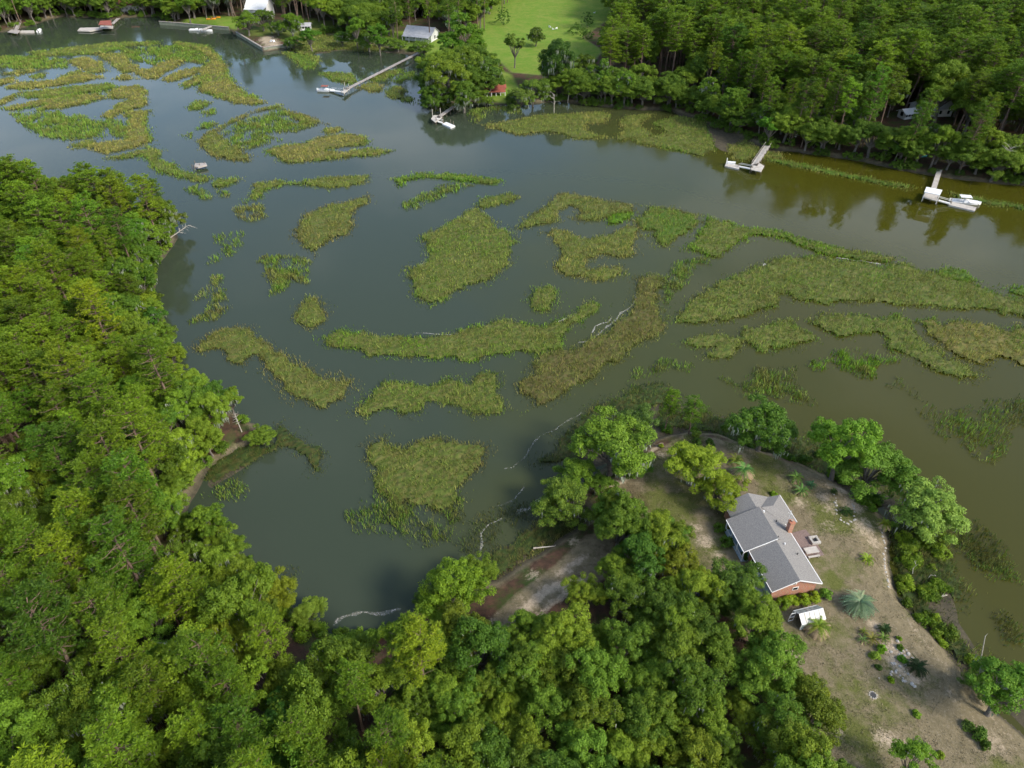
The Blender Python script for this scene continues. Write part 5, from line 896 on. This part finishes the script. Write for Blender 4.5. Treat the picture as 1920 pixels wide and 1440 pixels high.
rocks('pale edging stone of the curved bed right of the palms', 'edging stones of the curved bed', along([(1562,918),(1568,940),(1568,958),(1576,975),(1590,982),(1602,975),(1604,955),(1600,940)], 22), .16, .34)
rocks('pale edging stone along the right bank of the yard', 'edging stones of the right bank', along([(1655,990),(1664,1015),(1663,1050),(1668,1080),(1673,1100)], 18), .14, .32)
rocks('pale stone scattered in the stony bed', 'stones of the stony bed', [(random.gauss(1692, 14), random.gauss(1245, 16)) for _ in range(34)], .12, .34)
rocks('bright white rock in the stony bed', 'white rocks of the stony bed', [(1684, 1203), (1702, 1226), (1709, 1281), (1716, 1285)], .3, .42)
fr_ = thing('fire_ring', 'small dark fire ring on the lower lawn', 'fire ring', (*un(1637, 1303, HG)[:2], gz(*un(1637, 1303, HG)[:2])))
for j in range(10): o = link('ring_stone', ROCK[j % 4], None, fr_); o.location = (.48 * math.cos(j * .628), .48 * math.sin(j * .628), 0); o.scale = (.16, .16, .16)
MB().tube([(0, 0, -.05), (0, 0, .05)], .42, 12).build('ash_bed', M['dark'], fr_)
def logthing(name, label, pts, r0, r1, m='dead', cat='driftwood'):
    base = Vector(pts[0]); mb = MB(); P = [Vector(p) - base for p in pts]; k = len(P); mb.tube(P, [r0 + (r1 - r0) * i / (k - 1) for i in range(k)], 7)
    for i in range(1, k): mb.tube([P[i], P[i] + Vector((random.gauss(0, .3), random.gauss(0, .3), random.uniform(.1, .45)))], [r1 * 1.2, r1 * .4], 5)
    o = mb.build(name, M[m]); o.location = base; return tag(o, label, cat)
logthing('fallen_log', 'bleached fallen log on the marsh edge of the sandy track', [un(1000, 1028, .6), un(1018, 1026, .7), un(1040, 1024, .5)], .16, .06, cat='log')
logthing('driftwood', 'upper pale driftwood branch in the cove shallows', [un(393, 991, .1), un(400, 984, .5), un(407, 978, .7)], .16, .05); logthing('driftwood', 'lower forked driftwood branch in the cove shallows', [un(424, 1008, .1), un(421, 1000, .6), un(425, 991, 1.0)], .16, .05)
logthing('driftwood', 'crooked white branch standing in the scrub belt, uppermost', [un(1711, 1075, .5), un(1712, 1066, 1.4), un(1718, 1060, 1.9), un(1715, 1052, 2.2)], .07, .03); logthing('driftwood', 'curved white branch in the scrub belt', [un(1741, 1083, .6), un(1745, 1078, 1.3), un(1755, 1080, 1.4)], .07, .03); logthing('driftwood', 'short straight white branch in the scrub belt', [un(1757, 1119, .5), un(1766, 1118, .7), un(1776, 1116, .8)], .09, .05)
bt = un(1826, 1280, .6); logthing('bare_tree', 'leaning bare grey tree at the right bank', [bt, bt + Vector((-.2, .6, 3.0)), bt + Vector((-.7, 1.2, 6.0)), bt + Vector((-.9, 2.0, 8.4))], .13, .04, cat='dead tree')
def snag(label, px, sc, z=1.5, tilt=0.0, var=0, zc=4.5):
    p = un(px[0], px[1], z + zc * sc); o = link('dead_tree', DEAD[var]); o.location = (p.x, p.y, gz(p.x, p.y) - .1); o.scale = (sc,) * 3; o.rotation_euler = (tilt, tilt * .4, random.random() * 6); return tag(o, label, 'dead tree')
snag('bleached white dead tree among the left bank pines', (352, 765), .85, var=0); snag('pale dead bush at the small sandy point', (447, 790), .55, var=1); snag('grey dead tree in the upper left woods', (47, 335), 1.5, var=2, zc=7); snag('fallen bleached tree at the left wooded point', (312, 440), .8, tilt=1.1, var=1, zc=1); snag('silvery dead tree on the right of the far channel bank', (1500, 222), 1.5, var=0); snag('pale dead snag left of the far shore cabin trees', (1040, 185), 1.0, var=2)
snag('pale forked dead tree at the left edge midway down', (70, 560), 1.3, var=1, zc=8); snag('thin pale dead tree in the lower left woods', (330, 1250), 1.2, var=2, zc=8); snag('grey dead tree among the pines facing the fish-shaped island', (215, 640), 1.2, var=0, zc=8)
snag('white bare trunk on the far shore', (1066, 165), 1.0, var=1); snag('bare pale tree at the far right bank', (1880, 300), 1.2, var=2)

# ------------------------------------------------------------------ docks and boats
def deck(o, name, px, z, m, t=.25):
    pts = [un(p[0], p[1], z) for p in px]; cx = sum((p.x for p in pts)) / len(pts); return MB().prism([(p.x - o.location.x, p.y - o.location.y) for p in pts], z - t, z).build(name, M[m], o)
def walkway(o, a, b, z, w, m, rails=True, gap=3.2, z2=None, name='walkway'):
    A = un(a[0], a[1], z) - Vector((o.location.x, o.location.y, 0)); B = un(b[0], b[1], z2 if z2 is not None else z) - Vector((o.location.x, o.location.y, 0)); d = (B - A); L = d.length; d.normalize(); s = Vector((-d.y, d.x, 0)); mb = MB()
    k = max(2, int(L / .32)); 
    for i in range(k): mb.slab(A + d * (L * i / k), A + d * (L * (i + .88) / k), w, .07)
    mb.slab(A + s * (w * .4) - Vector((0, 0, .08)), B + s * (w * .4) - Vector((0, 0, .08)), .12, .2); mb.slab(A - s * (w * .4) - Vector((0, 0, .08)), B - s * (w * .4) - Vector((0, 0, .08)), .12, .2)
    wk = mb.build(name, M[m], o); n = max(2, int(L / gap) + 1)
    for i in range(n):
        for sg in (-1, 1):
            p = A + d * (L * i / (n - 1)) + s * (sg * w * .5); MB().tube([(p.x, p.y, -1.2), (p.x, p.y, p.z + (1.0 if rails else .25))], .09, 6).build('piling', M['pile'], o)
    if rails:
        for sg in (-1, 1): MB().slab(A + s * (sg * w * .5) + Vector((0, 0, 1.0)), B + s * (sg * w * .5) + Vector((0, 0, 1.0)), .1, .08).build('handrail', M[m], wk)
    return wk
def posts(o, px, z0, z1, r=.1, m='pile'):
    for p in px: q = un(p[0], p[1], 0.8); MB().tube([(q.x - o.location.x, q.y - o.location.y, z0), (q.x - o.location.x, q.y - o.location.y, z1)], r, 7).build('piling', M[m], o)
def dock_at(name, label, px): q = un(px[0], px[1], 0); return thing(name, label, 'dock', (q.x, q.y, 0))
d1 = dock_at('roofed_dock', 'white dock with square roofed pierhead and long float at the right', (1748, 365))
walkway(d1, (1762, 318), (1750, 356), 1.5, 1.5, 'dock_pale', False); deck(d1, 'pierhead', [(1730, 369), (1758, 377), (1764, 362), (1737, 355)], 1.6, 'dock_pale', .3); posts(d1, [(1732, 371), (1745, 374), (1757, 378), (1762, 364), (1738, 357)], -1.2, 1.4)
RP = [un(p[0], p[1], 4.6) for p in ((1733, 360), (1762.5, 366), (1767, 356.5), (1737, 350.5))]; MB().prism([(p.x - d1.location.x, p.y - d1.location.y) for p in RP], 4.5, 4.66).build('roof', M['boat'], d1)
for p in RP: q = p.lerp(sum((x for x in RP), Vector()) / 4, .1); MB().tube([(q.x - d1.location.x, q.y - d1.location.y, 1.6), (q.x - d1.location.x, q.y - d1.location.y, 4.5)], .08, 6).build('roof_post', M['white'], d1)
walkway(d1, (1758, 374.5), (1782, 381), 1.4, 1.1, 'white', True, 6, .6, 'gangway'); deck(d1, 'float', [(1779, 384), (1828, 395.5), (1831, 388.5), (1784, 378)], .55, 'dock_pale', .5); posts(d1, [(1783, 377), (1832, 389)], -1, 1.8, .12)
def boat(label, px, L, Wd, rz, tower=True, canvas=None, name='motor_boat'):
    q = un(px[0], px[1], .4); t = thing(name, label, 'boat', (q.x, q.y, 0), rz); secs = [(-.5, .46, .0), (-.2, .5, -.02), (.15, .48, 0), (.36, .30, .12), (.5, .02, .25)]; mb = MB(); k = 5
    for (x, w, r) in secs: mb.v += [(x * L, -w * Wd, .75 + r), (x * L, -w * Wd * .8, .05), (x * L, 0, -.2), (x * L, w * Wd * .8, .05), (x * L, w * Wd, .75 + r)]
    for i in range(4):
        for j in range(4): mb.f.append((i*k+j, i*k+j+1, (i+1)*k+j+1, (i+1)*k+j))
    mb.f.append((4, 3, 2, 1, 0)); mb.build('hull', M['boat'], t)
    MB().prism([(-.46 * L, -.38 * Wd), (.1 * L, -.40 * Wd), (.33 * L, -.22 * Wd), (.33 * L, .22 * Wd), (.1 * L, .40 * Wd), (-.46 * L, .38 * Wd)], .30, .42).build('cockpit', M['white'], t)
    MB().prism([(.08 * L, -.46 * Wd), (.36 * L, -.29 * Wd), (.49 * L, 0), (.36 * L, .29 * Wd), (.08 * L, .46 * Wd)], .74, .86).build('foredeck', M['boat'], t)
    MB().box((-.08 * L, -.22 * Wd, .4), (.06 * L, .22 * Wd, 1.25)).build('console', M['boat'], t)
    if tower:
        MB().prism([(-.26 * L, -.36 * Wd), (.12 * L, -.36 * Wd), (.12 * L, .36 * Wd), (-.26 * L, .36 * Wd)], 2.2, 2.3).build('canopy', canvas or M['boat'], t)
        for x in (-.24, .1):
            for y in (-.32, .32): MB().tube([(x * L, y * Wd, .5), (x * L, y * Wd, 2.2)], .03, 5).build('canopy_post', M['white'], t)
    MB().box((-.56 * L, -.18, .2), (-.49 * L, .18, 1.25)).build('outboard', M['boat'] if tower else M['dark'], t); return t
boat('white canopied motor boat beside the roofed dock float', (1811, 379), 8.6, 3.0, -.22)
d2 = dock_at('small_dock', 'small weathered dock with a bent deck and low float', (1405, 312))
walkway(d2, (1440, 272), (1414, 310), 1.5, 2.0, 'dock_pale', True); deck(d2, 'pierhead', [(1408, 318), (1411, 309), (1423, 305), (1433, 311), (1427, 322)], 1.5, 'dock_pale'); posts(d2, [(1409, 319), (1418, 321), (1427, 323), (1433, 312)], -1.2, 1.35); walkway(d2, (1386, 311.5), (1409, 316), .6, 1.0, 'white', True, 6, 1.4, 'gangway'); deck(d2, 'float', [(1359, 311), (1386, 317), (1387, 310), (1362, 304)], .55, 'dock_pale', .5); posts(d2, [(1362, 306)], -1, 2.6, .16, 'white')
hc = un(1371, 307, .6); kb = thing('dock_box', 'white storage box on the small dock float', 'box', (hc.x, hc.y, .55), -.2); MB().box((-1.3, -.5, 0), (1.3, .5, .6)).build('box_body', M['white'], kb); MB().box((-1.35, -.55, .6), (1.35, .55, .7)).build('lid', M['boat'], kb)
d3 = dock_at('headed_dock', 'weathered dock with an angled head and white float by the grove', (828, 222))
walkway(d3, (872, 184), (820, 221), 1.5, 1.7, 'dock', False); deck(d3, 'pierhead', [(808, 223), (816, 229), (829, 220), (821, 216), (813, 216)], 1.5, 'dock_pale'); posts(d3, [(809, 224), (816, 229), (829, 221)], -1.2, 1.4); posts(d3, [(826, 216), (811, 218)], -1.2, 3.6, .13, 'dock_pale'); walkway(d3, (818, 226), (831, 230), 1.4, 1.1, 'white', True, 6, .6, 'gangway'); deck(d3, 'float', [(829, 232), (845, 239), (853.5, 235.5), (837, 228.5)], .55, 'white', .5); posts(d3, [(845, 229), (850, 232)], -1, 1.8, .12)
d4 = dock_at('long_pier', 'long straight wooden pier crossing the marsh', (700, 140)); walkway(d4, (790, 96), (648, 167.5), 1.6, 1.6, 'dock', False, 5); deck(d4, 'pierhead', [(640, 173), (645, 175), (656, 166), (651, 163)], 1.6, 'dock_pale'); posts(d4, [(645, 174), (655, 167), (647, 164), (652, 172)], -1.2, 3.0, .12, 'dock_pale'); walkway(d4, (642, 171.5), (620, 169.5), 1.2, 1.4, 'white', True, 7, .6, 'gangway')
boat('white boat with red cover at the end of the long pier', (612, 169.5), 7.5, 2.8, -.1, True, M['red'])
d5 = dock_at('far_dock', 'brownish dock with a tall plank stand at the far left', (35, 58)); deck(d5, 'pierhead', [(14, 60), (32, 63), (38, 57), (22, 55)], 1.5, 'dock'); deck(d5, 'float', [(36, 61), (64, 61), (64, 57), (40, 57)], .6, 'dock_pale', .5); walkway(d5, (30, 56), (38, 38), 1.5, 2.0, 'dock', True, 4); posts(d5, [(15, 61), (31, 64)], -1, 1.4)
d6 = dock_at('boathouse_dock', 'long dock with a red roofed boathouse at the far left', (180, 54)); deck(d6, 'float', [(145, 57), (168, 58), (192, 54), (190, 51), (150, 52)], .8, 'dock_pale', .5); deck(d6, 'pierhead', [(186, 53), (212, 53), (212, 48), (188, 48)], 1.6, 'dock_pale'); posts(d6, [(187, 54), (198, 54), (211, 54), (212, 48)], -1, 4.5); RQ = [un(p[0], p[1], 5.0) for p in ((185, 46.5), (210, 48), (208, 38.5), (188, 39.5))]; MB().prism([(p.x - d6.location.x, p.y - d6.location.y) for p in RQ], 4.9, 5.15).build('roof', M['red'], d6); walkway(d6, (210, 45), (222, 34), 1.6, 1.8, 'dock', False, 4)
boat('small white boat lying beside the far left dock', (74, 57.5), 6.0, 2.4, 1.9, False)
boat('white boat with blue trim below the timber lawn wall', (370, 56), 8.5, 3.0, .05, False); boat('second white boat moored end on beyond the first', (386, 57), 7.5, 2.8, -.1, False)
d7 = dock_at('lawn_dock', 'short sloping dock against the far lawn wall', (385, 52)); walkway(d7, (395, 49), (378, 56), 1.6, 1.8, 'dock_pale', False, 4)
ru = dock_at('ruined_dock', 'ruined weathered dock fragment standing alone in the upper marsh', (374, 311)); deck(ru, 'broken_deck', [(364, 312), (371, 313), (388, 309), (386, 305), (366, 306)], 1.3, 'dock', .5); posts(ru, [(361, 314), (365, 315), (366, 307), (384, 309), (375, 312)], -1, 1.9, .12)
# timber sea walls
def seawall(label, pts, z, beams=True):
    q = un(pts[0][0], pts[0][1], 0); o = thing('timber_sea_wall', label, 'sea wall', (q.x, q.y, 0)); P = [un(p[0], p[1], 0) - Vector((q.x, q.y, 0)) for p in pts]; M.setdefault('wallwood', mat('green_timber', (.25, .27, .20), .9, .1, .8, (.16, .17, .13)))
    for a, b in zip(P, P[1:]):
        s = MB().slab(a + Vector((0, 0, z)), b + Vector((0, 0, z)), .5, z + 1.2).build('board_face', M['wallwood'], o); MB().slab(a + Vector((0, 0, z + .15)), b + Vector((0, 0, z + .15)), .9, .15).build('cap_rail', M['dock'], o)
        n = int((b - a).length / 2.4)
        for i in range(n + 1): p = a.lerp(b, i / max(1, n)); d = (b - a).normalized(); p = p - Vector((-d.y, d.x, 0)) * .38 * (-1); MB().tube([(p.x, p.y - .4, -1), (p.x, p.y - .4, z + .4)], .16, 6).build('wall_pile', M['pile'], o)
    return o
seawall('timber sea wall around the sandy corner', [(444, 66), (494, 96), (536, 90)], 1.7); seawall('long low timber wall along the far lawn', [(300, 46), (330, 48), (430, 57)], 1.6)
for i, (px, l) in enumerate((((508, 78), 'left of two white chairs on the sandy corner'), ((514, 78.5), 'right of two white chairs on the sandy corner'), ((1037, 57), 'white lawn chair in the meadow, lowest'), ((1031, 53), 'white lawn chair in the meadow, uppermost'), ((1043, 56), 'white lawn chair in the meadow, right of the others'), ((1114, 27), 'white chair beside the cone-shaped cedar'))):
    q = un(px[0], px[1], 1.8); t = thing('garden_chair', l, 'chair', (q.x, q.y, gz(q.x, q.y) + .05), 1.0 + i); MB().box((-.5, -.5, .4), (.5, .5, .5)).build('seat', M['boat'], t); MB().box((.4, -.5, .5), (.5, .5, 1.15)).build('backrest', M['boat'], t)
    for sx in (-1, 1):
        for sy in (-1, 1): MB().box((sx * .45 - .04, sy * .45 - .04, 0), (sx * .45 + .04, sy * .45 + .04, .4)).build('leg', M['boat'], t)
def kayak(label, px, rz, m, z):
    q = un(px[0], px[1], z); t = thing('kayak', label, 'kayak', (q.x, q.y, gz(q.x, q.y) + .1), rz); mb = MB(); secs = [(-2, .03), (-1.2, .3), (0, .4), (1.2, .3), (2, .03)]
    for x, w in secs: mb.v += [(x, -w, .3), (x, -w * .6, .02), (x, w * .6, .02), (x, w, .3), (x, 0, .42)]
    for i in range(4):
        for j in range(5): mb.f.append((i*5+j, i*5+(j+1) % 5, (i+1)*5+(j+1) % 5, (i+1)*5+j))
    mb.build('hull', M[m], t); MB().tube([(-.45, 0, .36), (.45, 0, .36)], .25, 8).build('cockpit', M['dark'], t); t.scale = (1.3, 1.5, 1.5)
kayak('orange kayak at the edge of the far lawn, left', (396, 36), .2, 'orange', 1.8); kayak('orange kayak at the edge of the far lawn, right', (405, 33.5), .1, 'orange', 1.8); kayak('turquoise kayak under the trees behind the roofed dock', (1726, 297), .1, 'teal', 1.2)

# ------------------------------------------------------------------ far houses
def far_house(name, label, px, L, Wd, rz, wallm, roofm, wh=3.4, rh=2.6, porch=True, z=2.0):
    q = un(px[0], px[1], z + wh); t = thing(name, label, 'house', (q.x, q.y, gz(q.x, q.y) - .1), rz); a, b = L / 2, Wd / 2
    w = MB().prism([(-a, -b), (a, -b), (a, b), (-a, b)], -.5, wh)
    for x in (-a, a): n = len(w.v); w.v += [(x, -b, wh), (x, b, wh), (x, 0, wh + rh)]; w.f += [(n, n + 1, n + 2)]
    w.build('wall', M[wallm], t); r = MB(); o = .6
    roof_plate(r, [(-a - o, 0, wh + rh + .05), (a + o, 0, wh + rh + .05), (a + o, -b - o, wh - .3), (-a - o, -b - o, wh - .3)], .2); roof_plate(r, [(-a - o, 0, wh + rh + .05), (a + o, 0, wh + rh + .05), (a + o, b + o, wh - .3), (-a - o, b + o, wh - .3)], .2); rr = r.build('roof', M[roofm], t)
    for k in range(4):
        x = -a + L * (k + .5) / 4; wd = MB().box((x - .6, -b - .06, 1.0), (x + .6, -b - .01, 2.5)).build('window', M['trim'], t); MB().box((x - .5, -b - .09, 1.1), (x + .5, -b - .062, 2.4)).build('pane', M['glass'], wd)
    for s in (-1, 1): wd = MB().box((s * a - .05, -.7, 1.0), (s * a + .06, .7, 2.5)).build('window', M['glass'], t)
    if porch:
        p = MB(); roof_plate(p, [(-a, -b - .5, wh - .1), (a, -b - .5, wh - .1), (a, -b - 3.4, wh - .9), (-a, -b - 3.4, wh - .9)], .15); p.build('porch_roof', M[roofm], t)
        for k in range(5): x = -a + .2 + (L - .4) * k / 4; MB().box((x - .1, -b - 3.2, -.3), (x + .1, -b - 3.0, wh - .95)).build('porch_post', M['trim'], t)
    return t
far_house('lodge', 'grey roofed house behind the broad grass flat', (790, 58), 15, 9, -.35, 'white', 'metalroof', 3.6, 2.6)
far_house('white_cottage', 'white house behind the trees of the sandy corner', (486, 8), 12, 10, -.15, 'white', 'white', 6.0, 3.5)
far_house('white_cottage', 'white house with reddish roof in the far left woods', (241, 0), 9, 7, .1, 'white', 'red', 5.0, 1.2)
far_house('white_shed', 'small white shed right of the sandy corner trees', (571, 44), 6, 4.5, .1, 'white', 'metalroof', 2.6, 1.0, False)
far_house('shore_cabin', 'low cabin with a rusty red roof under the grove', (928, 158), 8, 5, .1, 'dock', 'red', 2.6, 1.5)
far_house('white_cottage', 'white roofed building half hidden in the right woods', (1748, 197), 13, 8, .1, 'white', 'boat', 3.2, 1.8, False)
far_house('white_shed', 'small pale roof left of the hidden white building', (1703, 207), 5, 4, .3, 'white', 'boat', 2.6, 1.0, False)
# blue tarp heap under the oaks left of the house
bq = un(1301, 1114, HG + .8); t = thing('tarp_heap', 'bright blue tarp showing between the oaks left of the garage', 'tarp', (bq.x, bq.y, HG - .1), .6); tm = MB()
XS = np.linspace(-1.8, 1.8, 10); YS = np.linspace(-1.1, 1.1, 7)
for j, y in enumerate(YS):
    for i, x in enumerate(XS): tm.v.append((x, y, max(0.02, 1.45 * (1 - (x / 1.9) ** 4) * (1 - (y / 1.2) ** 4) + random.gauss(0, .06))))
for j in range(6):
    for i in range(9): k = j * 10 + i; tm.f.append((k, k + 1, k + 11, k + 10))
tm.build('sheet', M['bluec'], t, True); MB().box((-1.4, -.8, 0), (1.4, .8, .9)).build('covered_load', M['dark'], t)

# ------------------------------------------------------------------ trees of the far shore with a place of their own
for px, R, k, l, tint, sz, var in [
 ((838, 140), 9.0, 'oak', 'huge pale live oak forming the left of the grove', (1.2, 1.1, .85), 1.25, 0), ((880, 128), 8.5, 'oak', 'huge live oak behind the left of the grove', (1.1, 1.05, .8), 1.3, 1), ((868, 165), 7.5, 'oak', 'dark oak at the water foot of the grove', (.9, .95, .7), 1.1, 2), ((815, 168), 6.5, 'oak', 'left outer oak of the grove above the water', (.85, .95, .8), 1.1, 3), ((912, 135), 7.5, 'oak', 'right outer oak of the grove beside the meadow', (.8, .9, .8), 1.2, 4), ((900, 108), 6.0, 'oak', 'low dark oak at the back of the grove', (.75, .85, .8), 1.1, 5),
 ((875, 62), 7.5, 'broad', 'brilliant yellow-green tree above the grove', (1.15, 1.15, .8), 1.0, 0), ((845, 85), 6, 'broad', 'vivid green tree left below the yellow-green one', (.9, 1.05, .8), .9, 1), ((965, 85), 4.2, 'broad', 'thin pale tree at the left of the meadow', (1.2, 1.05, 1.5), 1.15, 2), ((1005, 68), 4.5, 'oak', 'ragged mossy tree inside the meadow', (1.1, 1.0, 1.2), 1.3, 3),
 ((975, 172), 5.5, 'oak', 'mossy pale oak right of the shore cabin', (1.1, 1.05, 1.5), 1.1, 1), ((908, 172), 4.5, 'oak', 'low oak half hiding the shore cabin', (.9, .95, .8), 1.0, 5), ((1000, 160), 6, 'oak', 'grey-green oak behind the mossy pale oak', (.9, .95, 1.0), 1.2, 2), ((1048, 112), 8.0, 'oak', 'tall dark oak at the lower meadow edge', (.55, .7, .7), 1.6, 4), ((1090, 130), 6.5, 'oak', 'yellow-tipped oak right of the tall dark oak', (1.1, 1.0, .7), 1.2, 5), ((1378, 187), 5.0, 'broad', 'light yellow-green tree on the far shore left of the small dock', (1.15, 1.1, .9), .95, 3), ((1405, 215), 3.4, 'oak', 'small pale tree at the root of the small dock', (1.1, 1.05, 1.2), 1.2, 0), ((1447, 232), 4.2, 'broad', 'bright green bushy tree right of the small dock', (.9, 1.15, .7), .8, 2),
 ((462, 40), 6.5, 'oak', 'left oak behind the sandy corner', (.9, 1.0, .75), 1.1, 0), ((490, 36), 6.0, 'oak', 'olive oak in the middle behind the sandy corner', (1.0, 1.0, .9), 1.1, 1), ((545, 42), 6.5, 'oak', 'bright oak right behind the sandy corner', (1.0, 1.1, .7), 1.2, 2), ((520, 52), 5.0, 'oak', 'low oak at the sandy corner', (.9, 1.0, .8), .9, 3), ((548, 70), 5.0, 'oak', 'low oak at the marsh side of the sandy corner', (.9, 1.05, .7), .9, 4), ((580, 62), 5.0, 'broad', 'bushy green tree left of the grass flat', (.8, 1.0, .7), .7, 1), ((665, 45), 4.5, 'broad', 'light green tree left of the grey roofed house', (1.05, 1.1, .8), 1.1, 2), ((708, 55), 5.0, 'broad', 'narrow light tree next left of the grey roofed house', (1.0, 1.1, .8), 1.0, 3), ((690, 72), 5, 'oak', 'oak at the marsh edge left of the grey roofed house', (.8, .9, .8), 1.0, 5), ((745, 78), 4.5, 'oak', 'low oak in front of the grey roofed house', (.85, .95, .85), .8, 0), ((795, 88), 4.8, 'oak', 'low oak where the long pier meets the bank', (.85, .95, .9), .9, 1), ((640, 65), 4.5, 'oak', 'oak at the left of the grass flat bank', (.8, .95, .8), 1.0, 2)]:
    crown_tree(k, px, R, l, tint, (k == 'oak'), sz, var)
